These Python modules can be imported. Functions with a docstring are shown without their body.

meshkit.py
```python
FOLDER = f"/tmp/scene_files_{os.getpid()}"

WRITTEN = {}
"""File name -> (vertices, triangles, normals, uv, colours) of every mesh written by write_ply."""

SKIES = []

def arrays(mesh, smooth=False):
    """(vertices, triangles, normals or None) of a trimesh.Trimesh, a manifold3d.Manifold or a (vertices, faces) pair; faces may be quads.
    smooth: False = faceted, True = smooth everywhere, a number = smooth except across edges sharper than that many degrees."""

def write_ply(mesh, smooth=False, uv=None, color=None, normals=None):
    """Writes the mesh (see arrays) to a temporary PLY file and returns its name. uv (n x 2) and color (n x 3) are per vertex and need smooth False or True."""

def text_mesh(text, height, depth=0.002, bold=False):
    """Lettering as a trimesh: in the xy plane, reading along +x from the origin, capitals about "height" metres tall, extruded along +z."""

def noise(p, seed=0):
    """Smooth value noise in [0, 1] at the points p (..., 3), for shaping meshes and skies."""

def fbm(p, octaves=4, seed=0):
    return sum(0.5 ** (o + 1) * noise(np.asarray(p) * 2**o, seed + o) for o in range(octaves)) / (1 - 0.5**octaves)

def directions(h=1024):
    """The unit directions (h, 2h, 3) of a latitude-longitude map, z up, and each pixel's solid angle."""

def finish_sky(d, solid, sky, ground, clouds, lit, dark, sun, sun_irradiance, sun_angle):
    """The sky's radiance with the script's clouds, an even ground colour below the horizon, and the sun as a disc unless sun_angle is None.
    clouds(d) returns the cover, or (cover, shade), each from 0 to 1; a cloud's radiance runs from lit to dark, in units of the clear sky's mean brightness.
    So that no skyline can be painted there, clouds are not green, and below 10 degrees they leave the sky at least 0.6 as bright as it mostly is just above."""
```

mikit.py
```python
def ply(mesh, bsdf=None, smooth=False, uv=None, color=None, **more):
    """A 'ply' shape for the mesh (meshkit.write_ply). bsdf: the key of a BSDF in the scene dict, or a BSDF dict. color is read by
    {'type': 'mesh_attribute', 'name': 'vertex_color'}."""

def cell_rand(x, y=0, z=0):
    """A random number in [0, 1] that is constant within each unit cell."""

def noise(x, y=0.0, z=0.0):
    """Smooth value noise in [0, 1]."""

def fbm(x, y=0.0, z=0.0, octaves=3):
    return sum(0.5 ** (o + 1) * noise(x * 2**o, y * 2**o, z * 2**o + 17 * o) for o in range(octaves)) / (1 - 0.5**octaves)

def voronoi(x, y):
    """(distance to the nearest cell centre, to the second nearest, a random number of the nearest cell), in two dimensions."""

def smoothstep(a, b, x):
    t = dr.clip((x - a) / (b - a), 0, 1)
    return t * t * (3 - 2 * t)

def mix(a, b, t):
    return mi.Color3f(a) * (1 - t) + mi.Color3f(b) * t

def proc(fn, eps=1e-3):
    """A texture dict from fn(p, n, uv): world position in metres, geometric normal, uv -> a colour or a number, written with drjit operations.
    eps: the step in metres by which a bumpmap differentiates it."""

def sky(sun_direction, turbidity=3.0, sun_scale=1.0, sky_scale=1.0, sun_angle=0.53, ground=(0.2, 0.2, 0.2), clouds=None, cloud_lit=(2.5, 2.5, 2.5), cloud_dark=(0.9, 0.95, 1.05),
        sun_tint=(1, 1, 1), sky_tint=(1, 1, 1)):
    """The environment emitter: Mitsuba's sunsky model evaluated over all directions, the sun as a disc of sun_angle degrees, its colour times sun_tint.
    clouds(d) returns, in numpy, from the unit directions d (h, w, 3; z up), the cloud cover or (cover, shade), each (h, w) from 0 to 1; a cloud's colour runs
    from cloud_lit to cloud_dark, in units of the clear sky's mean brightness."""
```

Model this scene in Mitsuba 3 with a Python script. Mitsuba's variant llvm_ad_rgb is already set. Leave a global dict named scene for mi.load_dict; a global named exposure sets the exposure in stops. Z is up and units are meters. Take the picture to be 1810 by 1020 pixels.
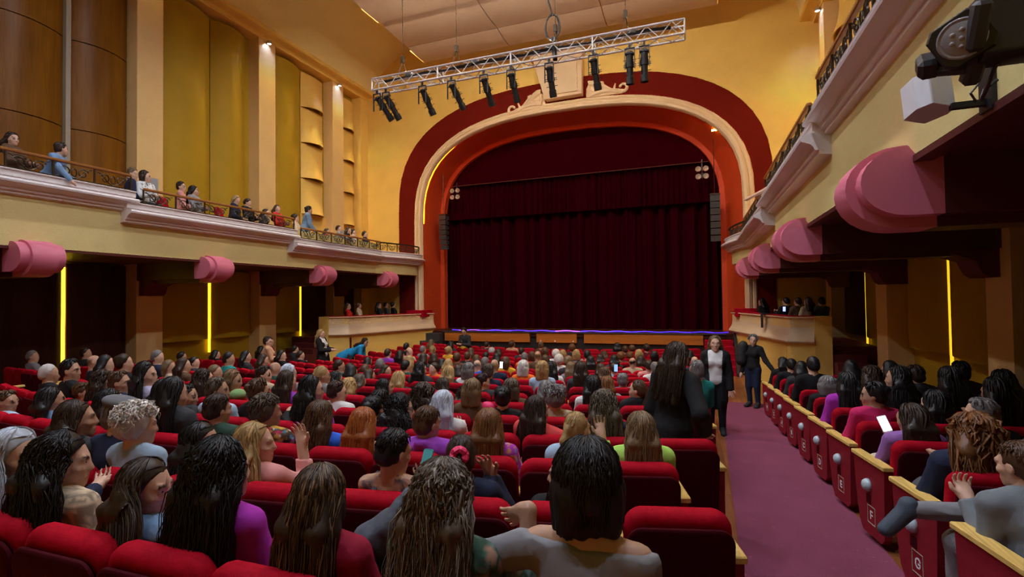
import math, random, numpy as np, trimesh, drjit as dr, mitsuba as mi, mikit, meshkit
from mikit import noise, fbm, smoothstep, mix, cell_rand
from shapely.geometry import Polygon, box as sbox
from manifold3d import Manifold
T = mi.ScalarTransform4f
scene, labels = {}, {}
# ---------------------------------------------------------------- camera
def cam_matrix(yaw, pitch, roll):
    cy, sy, cp, sp = math.cos(yaw), math.sin(yaw), math.cos(pitch), math.sin(pitch)
    F = np.array([-sy*cp, cy*cp, sp]); R = np.array([cy, sy, 0]); U = np.cross(R, F)
    R, U = R*math.cos(roll) + U*math.sin(roll), -R*math.sin(roll) + U*math.cos(roll)
    M = np.eye(4); M[:3, 0] = -R; M[:3, 1] = U; M[:3, 2] = F
    return T(M.tolist())
scene['camera'] = dict(type='perspective', to_world=cam_matrix(0.3496, 0.0221, -0.0129), near_clip=0.05, far_clip=200,
                       fov=math.degrees(2*math.atan(905/883.23)), fov_axis='x')
exposure = 0.0
# ---------------------------------------------------------------- light levels
HOUSE, HOUSE_COL = 1080.0, (0.90, 0.98, 1.12)      # ceiling downlights over the audience
FRONT, FRONT_COL = 1550.0, (1.0, 0.90, 0.74)     # ceiling spotlights turned to the stage wall
FILL_UP, FILL_UP_COL = 380.0, (1.0, 0.92, 0.82)        # uplights added on the truss to brighten the ceiling panels
WASH, WASH_COL = 9000.0, (1.0, 0.74, 0.34)      # lamps over the wall pilasters
ARCH_COL = (17.0, 2.5, 0.04)                    # strip behind the arch moulding
COVE_COL = (4.2, 2.4, 0.42)                       # strips on the ceiling panels
SLIT_COL = (3.6, 2.3, 0.07)                     # strips between the wall panels
STAGE_LED = ((0.20, 0.08, 2.6), (0.9, 0.22, 3.4))
K = 1.06                                        # the room's measures below are multiplied by this
# ---------------------------------------------------------------- helpers
def M_(v, f): return trimesh.Trimesh(np.asarray(v, float), np.asarray(f), process=False)
def cat(ms): return trimesh.util.concatenate(ms)
def numbered(name):
    if name not in used: used[name] = 0; return name
    used[name] += 1; return '%s_%03d' % (name, used[name])
used = {}
def thing(name, label=None, category=None, group=None, kind=None):
    k = numbered(name); d = {}
    if label: d['label'] = label
    if category: d['category'] = category
    if group: d['group'] = group
    if kind: d['kind'] = kind
    labels[k] = d
    return k
def part(parent, name, shape, label=None, kind=None):
    k = numbered(parent + '__' + name); scene[k] = shape
    if label or kind: labels[k] = {**({'label': label} if label else {}), **({'kind': kind} if kind else {})}
    return k
def room(mesh, bsdf, smooth=False, **kw):       # a shape given in the room's measures
    m = mesh.copy(); m.apply_scale(K); return mikit.ply(m, bsdf, smooth, **kw)
def one(name, shape, label=None, category=None, group=None, kind=None):
    k = thing(name, label, category, group, kind); scene[k] = shape; return k
def box(x0, x1, y0, y1, z0, z1, bev=0):
    x0, x1 = min(x0, x1), max(x0, x1)
    if bev:
        b = bev; p = [(x, y, z) for x in (x0, x1) for y in (y0+b, y1-b) for z in (z0+b, z1-b)] + [(x, y, z) for x in (x0+b, x1-b) for y in (y0, y1) for z in (z0+b, z1-b)] + [(x, y, z) for x in (x0+b, x1-b) for y in (y0+b, y1-b) for z in (z0, z1)]
        return trimesh.convex.convex_hull(np.array(p))
    m = trimesh.creation.box((x1-x0, y1-y0, z1-z0)); m.apply_translation(((x0+x1)/2, (y0+y1)/2, (z0+z1)/2)); return m
def prism(poly, axis, a0, a1):
    """poly in the two other axes (in order), extruded from a0 to a1 along axis"""
    if not isinstance(poly, Polygon): poly = Polygon(poly)
    m = trimesh.creation.extrude_polygon(poly, a1-a0, engine='earcut'); v = m.vertices.copy(); v[:, 2] += a0
    o = {'x': (2, 0, 1), 'y': (0, 2, 1), 'z': (0, 1, 2)}[axis]
    w = v[:, o]; f = m.faces[:, ::-1] if axis == 'y' else m.faces
    return M_(w, f)
def sweep(path, normals, up, profile, closed=False, caps=True):
    """profile (n, u) swept along path; vertex = p + n*normal + u*up"""
    path, normals = np.asarray(path, float), np.asarray(normals, float); up = np.asarray(up, float)
    up = np.broadcast_to(up, path.shape)
    pr = np.asarray(profile, float); n, m = len(path), len(pr)
    v = (path[:, None] + pr[None, :, :1]*normals[:, None] + pr[None, :, 1:]*up[:, None]).reshape(-1, 3)
    f = []
    for i in range(n - (not closed)):
        j = (i+1) % n
        for k in range(m):
            l = (k+1) % m
            f += [[i*m+k, j*m+k, j*m+l], [i*m+k, j*m+l, i*m+l]]
    if caps and not closed:
        from mapbox_earcut import triangulate_float64
        t = triangulate_float64(pr, np.array([m])).reshape(-1, 3)
        f += [list(x) for x in t] + [list((n-1)*m + x[::-1]) for x in t]
    me = M_(v, f)
    if me.volume < 0: me.invert()
    return me
def tube(pts, r, n=6, taper=None):
    pts = np.asarray(pts, float); t = np.gradient(pts, axis=0); t /= np.linalg.norm(t, axis=1, keepdims=True) + 1e-12
    u = np.cross(t[0], [0.3, 0.2, 1]); u /= np.linalg.norm(u); us = []
    for a in t:
        u = u - a*(u @ a); u /= np.linalg.norm(u) + 1e-12; us.append(u)
    us = np.array(us); w = np.cross(t, us); a = np.arange(n)*2*np.pi/n
    rr = np.broadcast_to(np.asarray(r if taper is None else np.asarray(taper)*r, float), (len(pts),))
    v = (pts[:, None] + rr[:, None, None]*(np.cos(a)[None, :, None]*us[:, None] + np.sin(a)[None, :, None]*w[:, None])).reshape(-1, 3)
    i, k = np.meshgrid(np.arange(len(pts)-1), np.arange(n), indexing='ij'); l = (k+1) % n
    q = np.stack([i*n+k, i*n+l, (i+1)*n+l, (i+1)*n+k], -1).reshape(-1, 4)
    f = np.vstack([q[:, :3], q[:, [0, 2, 3]]])
    c = [[0, k+1, k] for k in range(1, n-1)] + [[(len(pts)-1)*n, (len(pts)-1)*n+k, (len(pts)-1)*n+k+1] for k in range(1, n-1)]
    return M_(v, np.vstack([f, c]))
def grid(P, closed_u=False):
    """P (a, b, 3) -> quads"""
    a, b = P.shape[:2]; i, j = np.meshgrid(np.arange(a - (not closed_u)), np.arange(b-1), indexing='ij'); i2 = (i+1) % a
    q = np.stack([i*b+j, i2*b+j, i2*b+j+1, i*b+j+1], -1).reshape(-1, 4)
    return M_(P.reshape(-1, 3), np.vstack([q[:, :3], q[:, [0, 2, 3]]]))
def shell(P, off):
    """a closed sheet: grid P and the same grid displaced by off"""
    a, b = P.shape[:2]; Q = P + off; n = a*b
    def g(base, flip):
        i, j = np.meshgrid(np.arange(a-1), np.arange(b-1), indexing='ij')
        q = base + np.stack([i*b+j, (i+1)*b+j, (i+1)*b+j+1, i*b+j+1], -1).reshape(-1, 4)
        return q[:, ::-1] if flip else q
    r = np.concatenate([np.arange(b), np.arange(1, a)*b+b-1, (a-1)*b+np.arange(b-2, -1, -1), np.arange(a-2, 0, -1)*b]); s = np.roll(r, -1)
    q = np.vstack([g(0, False), g(n, True), np.stack([r, r+n, s+n, s], -1)])
    m = M_(np.vstack([P.reshape(-1, 3), Q.reshape(-1, 3)]), np.vstack([q[:, :3], q[:, [0, 2, 3]]]))
    if m.volume < 0: m.invert()
    return m
def lathe(prof, n=20, axis='z'):
    prof = np.asarray(prof, float); a = np.arange(n)*2*np.pi/n
    P = np.stack([prof[None, :, 0]*np.cos(a)[:, None], prof[None, :, 0]*np.sin(a)[:, None], np.broadcast_to(prof[None, :, 1], (n, len(prof)))], -1)
    m = grid(P, True)
    return m
def slab(w, h, d, r, bev=0.015, n=5, arch=0.0, rings=3):
    """rounded slab, outline w x h in x,z (from z=0), depth d in y centred, edges rounded by bev"""
    pts = []
    for cx, cz, a0 in ((w/2-r, h-r, 0), (-w/2+r, h-r, 90), (-w/2+r, r, 180), (w/2-r, r, 270)):
        for k in range(n):
            a = math.radians(a0 + 90*k/(n-1)); pts.append((cx + r*math.cos(a), cz + r*math.sin(a)))
    pts = np.array(pts); pts[:, 1] += arch*(1-(2*pts[:, 0]/w)**2)*(pts[:, 1]/h)
    c = np.array([0, h/2]); R = []
    lev = [(-d/2, 1.0)] if bev == 0 else []
    for k in range(rings):
        a = math.pi/2*k/(rings-1); lev.append((-d/2 + bev*(1-math.sin(a)), bev*(1-math.cos(a))))
    lev = [(-d/2 + bev*(1-math.sin(math.pi/2*(1-k/(rings-1)))), bev*(1-math.cos(math.pi/2*(1-k/(rings-1))))) for k in range(rings)]
    lev = lev + [(-y, i) for y, i in lev[::-1]]
    for y, ins in lev:
        q = pts - c; s = np.array([(w/2-ins)/(w/2), (h/2-ins)/(h/2)]); q = q*s + c
        R.append(np.stack([q[:, 0], np.full(len(q), y), q[:, 1]], -1))
    m = len(pts); v = np.vstack(R); f = []
    for i in range(len(R)-1):
        for k in range(m):
            l = (k+1) % m; f += [[i*m+k, i*m+l, (i+1)*m+l], [i*m+k, (i+1)*m+l, (i+1)*m+k]]
    v = np.vstack([v, [[0, lev[0][0], h/2], [0, lev[-1][0], h/2]]])
    for k in range(m):
        l = (k+1) % m; f += [[len(v)-2, l, k], [len(v)-1, (len(R)-1)*m+k, (len(R)-1)*m+l]]
    me = M_(v, f)
    if me.volume < 0: me.invert()
    return me
# ---------------------------------------------------------------- materials
def pbr(key, col, rough=0.6, **kw):
    scene[key] = {'type': 'twosided', 'b': {'type': 'principled', 'base_color': col if isinstance(col, dict) else {'type': 'rgb', 'value': list(col)}, 'roughness': rough, **kw}}
def paint(c, s=1.7, amp=0.16):
    def fn(p, n, uv):
        t = fbm(p.x*s, p.y*s, p.z*s, 4); g = noise(p.x*60, p.y*60, p.z*60)
        return mi.Color3f(c) * (1 - amp/2 + amp*t) * (0.96 + 0.08*g)
    return mikit.proc(fn)
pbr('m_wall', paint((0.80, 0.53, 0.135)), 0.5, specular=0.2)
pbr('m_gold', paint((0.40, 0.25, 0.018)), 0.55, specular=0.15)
pbr('m_tan', paint((0.76, 0.52, 0.22)), 0.5, specular=0.2)
pbr('m_cream', (0.72, 0.52, 0.31), 0.5)
pbr('m_ledge', (0.66, 0.61, 0.61), 0.35)
pbr('m_fascia', paint((0.64, 0.53, 0.23)), 0.5, specular=0.25)
pbr('m_box', (0.66, 0.49, 0.31), 0.45)
pbr('m_cloud', paint((0.56, 0.40, 0.27), 0.6, 0.08), 0.8)
pbr('m_cove', paint((0.78, 0.62, 0.27), 0.8, 0.1), 0.32)
pbr('m_maroon', paint((0.135, 0.0105, 0.0065), 1, 0.1), 0.9, specular=0.0)
pbr('m_reveal', paint((0.52, 0.060, 0.016), 1, 0.1), 0.5, specular=0.2)
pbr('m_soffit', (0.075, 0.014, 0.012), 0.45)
pbr('m_corbel', (0.58, 0.15, 0.22), 0.5)
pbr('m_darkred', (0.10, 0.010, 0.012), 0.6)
def wood(c0, c1, ax=2, fr=3.0, rough=0.4):
    def fn(p, n, uv):
        q = [p.x, p.y, p.z]; a = q[ax]; b = [q[i] for i in range(3) if i != ax]
        w = fbm(b[0]*14*fr + a*0.5, b[1]*14*fr, a*0.35, 3); g = noise(b[0]*120, b[1]*120, a*2.5)
        return mix(c0, c1, dr.clip(w*1.3-0.2, 0, 1)) * (0.82 + 0.36*g)
    return mikit.proc(fn), rough
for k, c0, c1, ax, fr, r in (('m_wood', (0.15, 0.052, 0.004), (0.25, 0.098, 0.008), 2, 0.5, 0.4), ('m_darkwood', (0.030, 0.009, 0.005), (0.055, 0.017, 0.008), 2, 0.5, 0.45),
                             ('m_rail', (0.24, 0.09, 0.025), (0.34, 0.14, 0.04), 1, 1.0, 0.35), ('m_stagewood', (0.34, 0.10, 0.018), (0.46, 0.15, 0.028), 0, 0.6, 0.35),
                             ('m_arm', (0.62, 0.40, 0.11), (0.72, 0.50, 0.16), 1, 1.0, 0.4)):
    t, rr = wood(c0, c1, ax, fr, r); pbr(k, t, rr, specular=.15)
def planks(p, n, uv):
    row = dr.floor(p.x/0.11); y = p.y + 1.7*cell_rand(row, 3, 0); b = dr.floor(y/1.4)
    r = cell_rand(row, b, 1); g = fbm(p.x*45, p.y*2.5 + 9*r, 0, 3)
    fx = p.x/0.11 - row; seam = smoothstep(0.0, 0.04, fx)*smoothstep(0.0, 0.04, 1-fx)
    return mix((0.15, 0.045, 0.014), (0.30, 0.105, 0.035), dr.clip(0.6*r + 0.5*g, 0, 1)) * (0.45 + 0.55*seam)
pbr('m_floor', mikit.proc(planks), 0.35)
def carpet(p, n, uv):
    a = noise(p.x*260, p.y*260, 0); b = fbm(p.x*3, p.y*3, 0, 3); s = smoothstep(0.80, 0.86, noise(p.x*21, p.y*21, 4))*smoothstep(0.7, 0.9, noise(p.x*90, p.y*90, 9))
    return mix((0.140, 0.034, 0.062), (0.215, 0.056, 0.098), 0.55*a + 0.45*b) * (1 + 0.7*s)
pbr('m_carpet', mikit.proc(carpet), 0.9, sheen=0.1, specular=0.1)
def velvet(c, amp=0.35):
    def fn(p, n, uv):
        return mi.Color3f(c) * (1 - amp/2 + amp*fbm(p.x*22, p.y*22, p.z*22, 3)) * (0.85 + 0.3*noise(p.x*240, p.y*240, p.z*240))
    return mikit.proc(fn)
pbr('m_velvet', velvet((0.33, 0.0032, 0.014)), 0.75, sheen=0.35, sheen_tint=1.0, specular=0.06)
pbr('m_velvet_shaded', velvet((0.045, 0.0015, 0.005)), 0.85, sheen=0.12, sheen_tint=0.9, specular=0.1)  # the seat velvet again, with the shade of the rear put into the colour
pbr('m_panelred', velvet((0.20, 0.007, 0.016), 0.2), 0.6, specular=0.3)
pbr('m_curtain', velvet((0.027, 0.0007, 0.0032), 0.25), 0.9, sheen=0.1, sheen_tint=1.0, specular=0.0)
pbr('m_iron', (0.045, 0.030, 0.016), 0.4, metallic=0.6)
pbr('m_alu', (0.72, 0.72, 0.70), 0.32, metallic=0.35)
pbr('m_black', (0.012, 0.012, 0.013), 0.45)
pbr('m_black2', (0.030, 0.030, 0.033), 0.5)
pbr('m_white', (0.62, 0.62, 0.66), 0.4)
pbr('m_grey', (0.30, 0.30, 0.32), 0.5)
pbr('m_dome', (0.42, 0.52, 0.58), 0.3)
pbr('m_lens', (0.25, 0.26, 0.30), 0.08, clearcoat=1.0)
pbr('m_plate', (0.04, 0.008, 0.012), 0.5)
pbr('m_trim', (0.33, 0.29, 0.22), 0.4)
def glow(weight, rgb): return {'type': 'area', 'radiance': {'type': 'rgb', 'value': list(rgb)}, 'sampling_weight': float(weight)}
# ================================================================ the room
FLAT_Y, SLOPE, FZ0 = 11.0, 0.0656, -1.70
def floor_z(y): return FZ0 - SLOPE*min(max(y, -4), FLAT_Y)
WLX, WRX, FLX, FRX = -12.37, 3.52, -10.33, 1.47      # wall faces and balcony fronts (room measures)
# floor: rises towards the back, level before the stage
ys = [-4.0, 0, 4, 8, FLAT_Y, 19.5]
fl = [(-15.5, y, floor_z(y)) for y in ys] + [(6.0, y, floor_z(y)) for y in ys[::-1]]
def ramp(x0, x1, ysl, dz, th=0.2):
    """a strip of floor: x0(y), x1(y) give the sides"""
    P = np.array([[(x0(y), y, floor_z(y)+dz), (x1(y), y, floor_z(y)+dz)] for y in ysl]); return shell(P, np.array([0, 0, -th]))
one('floor', mikit.ply(ramp(lambda y: -16.0, lambda y: 6.5, ys, 0), 'm_floor'), kind='structure')
one('aisle_carpet', mikit.ply(ramp(lambda y: 0.16+0.030*y, lambda y: 1.27+0.020*y, np.linspace(-3.5, 12.5, 17), 0.012, 0.011), 'm_carpet'), 'long plum red carpet runner down the right aisle', 'carpet')
one('aisle_carpet', mikit.ply(ramp(lambda y: -10.55, lambda y: -9.75, np.linspace(-3.5, 11.5, 15), 0.012, 0.011), 'm_carpet'), 'plum red carpet runner of the far left aisle', 'carpet')
# ---- side walls
def wall_side(side):
    s = 1 if side == 'left' else -1                    # hallward direction along x
    W = WLX if s > 0 else WRX; REC = W - s*0.36        # pilaster faces, recessed panels
    w = thing('wall_%s' % side, kind='structure')
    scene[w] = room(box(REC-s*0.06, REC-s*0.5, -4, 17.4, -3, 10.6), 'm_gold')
    Z0 = -2.75
    if s > 0: pil = [(4.72, 5.35), (8.04, 8.66), (11.59, 12.23), (14.90, 15.50)]; 
    else: pil = [(3.7, 4.3), (7.56, 8.12), (11.66, 12.27), (15.86, 16.4)]
    for a, b in pil: part(w, 'pilaster', room(box(REC-s*0.1, W, a, b, Z0, 8.14), 'm_tan'))
    if s > 0: part(w, 'wall_strip', room(box(REC-s*0.1, W, 16.54, 17.3, Z0, 8.14), 'm_wall'))
    def convex(y0, y1, z0, z1, bulge, mat, name='curved_panel', flare=None, base=0.0, seams=()):
        t = np.linspace(0, 1, 13); zz = [z0, *seams, z1]
        for za, zb in zip(zz[:-1], zz[1:]):
            za, zb = za + (0.010 if za != z0 else 0), zb - (0.010 if zb != z1 else 0)
            zl = np.linspace(za, zb, 2 if flare is None else 9); P = []
            for z in zl:
                q = 1 - (z-za)/(zb-za); f = 1 if flare is None else 0.42 + flare*q**1.6
                o = base + bulge*np.sin(np.pi*t)**0.8*f + (0 if flare is None else 0.10*q**2*np.sin(np.pi*t)**0.35)
                P.append(np.stack([REC + s*(o+0.02), y0 + (y1-y0)*t, np.full(13, z)], -1))
            part(w, name, room(shell(np.array(P), np.array([-s*0.03, 0, 0])), mat, 30))
    bays = [(a[1], b[0]) for a, b in zip(pil[:-1], pil[1:])]
    U0, U1 = 1.3, 8.02
    sm = [a + (b-a)*0.53 for a, b in bays]
    # upper bays
    a, b = bays[0]; m = sm[0]
    convex(a+.02, m-.05, U0, U1, 0.22, 'm_wood', 'wood_panel', seams=(3.84, 5.80)); convex(m+.05, b-.02, U0, U1, 0.22, 'm_wood', 'wood_panel', seams=(3.84, 5.80))
    part(w, 'metal_trim', room(box(REC, REC+s*0.13, m-.045, m+.045, U0, U1), 'm_trim'))
    a0 = pil[0][0]; convex(a0-3.2, a0-.02, U0, U1, 0.22, 'm_wood', 'wood_panel', seams=(3.84, 5.80))
    a, b = bays[1]; m = sm[1]
    convex(a+.01, m-.012, U0, U1, 0.24, 'm_gold'); convex(m+.012, b-.22, U0, U1, 0.24, 'm_gold')
    a, b = bays[2]; m = sm[2]
    convex(a+.01, m-.02, U0, U1, 0.22, 'm_gold'); 
    tiers = (3.06, 4.31, 5.55, 6.79, 8.03)
    for za, zb in zip(tiers[:-1], tiers[1:]): convex(m+.03, b-.16, za+.01, zb-.004, 0.20, 'm_wall', 'scalloped_panel', 0.75)
    part(w, 'wall_field', room(box(REC-s*.05, REC+s*.02, m+.02, b, U0, 3.1), 'm_wall'))
    y0 = pil[3][1]; y1 = 16.52 if s > 0 else 17.3
    for za, zb in zip(tiers[:-1], tiers[1:]): convex(y0+.05, y1-.02, za-.09, zb-.10, 0.17, 'm_wall', 'scalloped_panel', 0.75)
    part(w, 'wall_field', room(box(REC-s*.05, REC+s*.02, y0, y1, U0, 3.0), 'm_wall'))
    # under the balcony: pairs of convex panels with a lit slit between them
    L1, LB = 0.90, -0.98
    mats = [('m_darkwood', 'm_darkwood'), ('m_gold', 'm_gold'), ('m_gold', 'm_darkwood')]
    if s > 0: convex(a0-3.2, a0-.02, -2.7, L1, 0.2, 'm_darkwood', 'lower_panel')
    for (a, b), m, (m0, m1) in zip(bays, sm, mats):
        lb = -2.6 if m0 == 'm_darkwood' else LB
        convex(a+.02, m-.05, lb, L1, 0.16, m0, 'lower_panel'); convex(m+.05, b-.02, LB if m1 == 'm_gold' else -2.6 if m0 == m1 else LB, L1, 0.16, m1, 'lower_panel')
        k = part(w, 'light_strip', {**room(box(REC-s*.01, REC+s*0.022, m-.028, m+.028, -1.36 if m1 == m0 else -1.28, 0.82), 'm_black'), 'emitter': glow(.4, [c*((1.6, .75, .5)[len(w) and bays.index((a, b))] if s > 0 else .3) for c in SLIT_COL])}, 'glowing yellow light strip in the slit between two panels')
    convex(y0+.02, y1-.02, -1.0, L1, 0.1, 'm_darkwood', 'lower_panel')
    # cornice with its soffit, then the cove
    part(w, 'cornice', room(sweep([(W-s*0.3, -4, 8.14), (W-s*.3, 17.3, 8.14)], [(s, 0, 0)]*2, (0, 0, 1), [(-.1, .0), (.32, .0), (.34, .02), (.34, .06), (.40, .09), (.66, .11), (.70, .14), (.70, .22), (-.1, .22)]), 'm_wall'))
    t = np.linspace(0, np.pi/2, 15); P = []
    ex = -9.0 if s > 0 else 0.75
    for y in np.linspace(-4, 17.3, 9):
        xs = ex + (W + s*0.36 - ex)*np.cos(t); zs = 8.34 + 1.75*np.sin(t); P.append(np.stack([xs, np.full(15, y), zs], -1))
    part(w, 'cove', room(shell(np.array(P), np.array([0, 0, 0.06])), 'm_cove', True))
    # lamps over the pilasters
    for i, (a, b) in enumerate(pil):
        if i == 0: continue
        k = thing('pilaster_downlight', 'small warm downlight under the cornice above the %s pilaster of the %s wall' % (('second', 'third', 'fourth')[i-1], side), 'lamp', 'downlights over the pilasters')
        y = (a+b)/2
        M = lathe([(0.0, 0.0), (.065, 0), (.075, -.02), (.07, -.085), (.058, -.085), (.054, -.01), (0, -.01)], 16)
        M.apply_translation((W + s*0.085, y, 8.145)); part(k, 'housing', room(M, 'm_trim', 30))
        D = trimesh.creation.cylinder(0.05, 0.012, sections=16); D.apply_translation((W + s*0.085, y, 8.122))
        lv = WASH * (0.04 if (i == 1 and s > 0) else 1.0)
        part(k, 'lamp', {**room(D, 'm_black'), 'emitter': glow(4, [c*lv for c in WASH_COL])})
wall_side('left'); wall_side('right')
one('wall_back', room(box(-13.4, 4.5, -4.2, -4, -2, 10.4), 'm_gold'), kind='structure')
# ---- ceiling: plain ceiling, hung convex panels
cl = thing('ceiling', kind='structure'); scene[cl] = room(box(-13.4, 4.5, -4, 17.6, 10.05, 10.3), 'm_wall')
cols = [-9.0, -5.72, -2.42, 0.82]; rows = [15.75, 14.62, 12.98, 11.35, 9.7, 8.05, 6.4, 4.75, 3.1, 1.45, -0.2, -1.85, -3.5]
for i, (y1, y0) in enumerate(zip(rows[:-1], rows[1:])):
    t = np.linspace(0, 1, 9); zb = 8.60 + 0.03*(i % 2)
    for a, b in zip(cols[:-1], cols[1:]):
        P = np.array([[(x, y0+.012 + (y1-y0-.024)*q, zb - 0.04*math.sin(math.pi*q) + (0.03*(1-q))) for q in t] for x in (a+.012, b-.012)])
        part(cl, 'ceiling_panel', room(shell(P, np.array([0, 0, 0.05])), 'm_cloud', 40))
for x, y0, y1 in ((-9.02, 12.15, 12.98), (-9.02, 14.8, 15.72), (0.80, 15.1, 15.75), (-9.02, 10.5, 11.3)):
    t = np.linspace(0, 1, 7); cr = [(y0 + (y1-y0)*q, 8.60 + .02*q) for q in t] + [(y0 + (y1-y0)*q, 8.60 + .02*q + .10*math.sin(math.pi*q)) for q in t[::-1][1:-1]]
    part(cl, 'cove_strip', {**room(prism(Polygon(cr), 'x', x-.015, x+.015), 'm_black'), 'emitter': glow(.3, COVE_COL)}, 'glowing slit at the edge of the hung ceiling panels')
def ceiling_lamp(x, y, tilt, rad, lev, col, name, label, group):
    k = thing(name, label % {-7.4: 'left', -4.1: 'middle', -0.8: 'right'}[x], 'lamp', group)
    M = lathe([(0.0, 0.06), (.13, .06), (.17, .0), (.17, -.02), (.15, -.02), (.12, .03), (0, .03)], 20); D = trimesh.creation.cylinder(rad, 0.01, sections=20); D.apply_translation((0, 0, .01))
    R = trimesh.transformations.rotation_matrix(math.radians(tilt), [1, 0, 0])
    for m in (M, D): m.apply_transform(R); m.apply_translation((x, y, 8.42 - .10*(tilt > 0)))
    part(k, 'ring', room(M, 'm_white', 30)); part(k, 'lamp', {**room(D, 'm_black'), 'emitter': glow(3.5, [c*lev for c in col])})
for x in (-7.4, -4.1, -0.8):
    for i, y in enumerate((5.6, 0.8) if x < -1 else (5.6, 3.0, 0.4)): ceiling_lamp(x, y, 0, .115, HOUSE, HOUSE_COL, 'ceiling_downlight', 'recessed house light in the %s ceiling panels, ' + ('nearest the stage', 'second from the stage', 'third from the stage')[i], 'house lights in the ceiling')
    ceiling_lamp(x, 10.5, 30, .115, FRONT, FRONT_COL, 'ceiling_spotlight', 'ceiling spotlight turned towards the %s of the stage wall', 'stage-facing ceiling spotlights')
# ---- proscenium
YW, ZB = 17.0, -2.6
def arch(cx, a, z0, h, n=2.65, m=28, zb=ZB):
    """points of an arch in x,z from the lower left over the top to the lower right, and outward normals"""
    t = np.linspace(np.pi, 0, m); c, sn = np.cos(t), np.sin(t)
    x = cx + a*np.sign(c)*np.abs(c)**(2/n); z = z0 + h*np.abs(sn)**(2/n)
    p = np.vstack([[[cx-a, zb]], np.stack([x, z], 1), [[cx+a, zb]]])
    g = np.gradient(p, axis=0); g[0] = g[1] = (0, 1); g[-1] = g[-2] = (0, -1)
    nn = np.stack([-g[:, 1], g[:, 0]], 1); nn /= np.linalg.norm(nn, axis=1, keepdims=True)
    return p, nn
pO, _ = arch(-4.28, 6.62, 3.4, 4.30); pC, nC = arch(-4.19, 6.01, 3.0, 3.93); pI, nI = arch(-4.14, 5.68, 3.0, 3.66); pR, nR = arch(-4.40, 5.46, 3.1, 3.47)
stg = Polygon([(-13, ZB), (-13, 10.2), (4.4, 10.2), (4.4, ZB)]).difference(Polygon(list(pC) + [(2, ZB-1), (-10, ZB-1)]).buffer(0))
one('wall_stage', room(prism(stg, 'y', YW, YW+.25), 'm_wall'), kind='structure')
pa = thing('proscenium_arch', 'large red and cream proscenium arch framing the stage curtain', 'proscenium arch')
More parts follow.
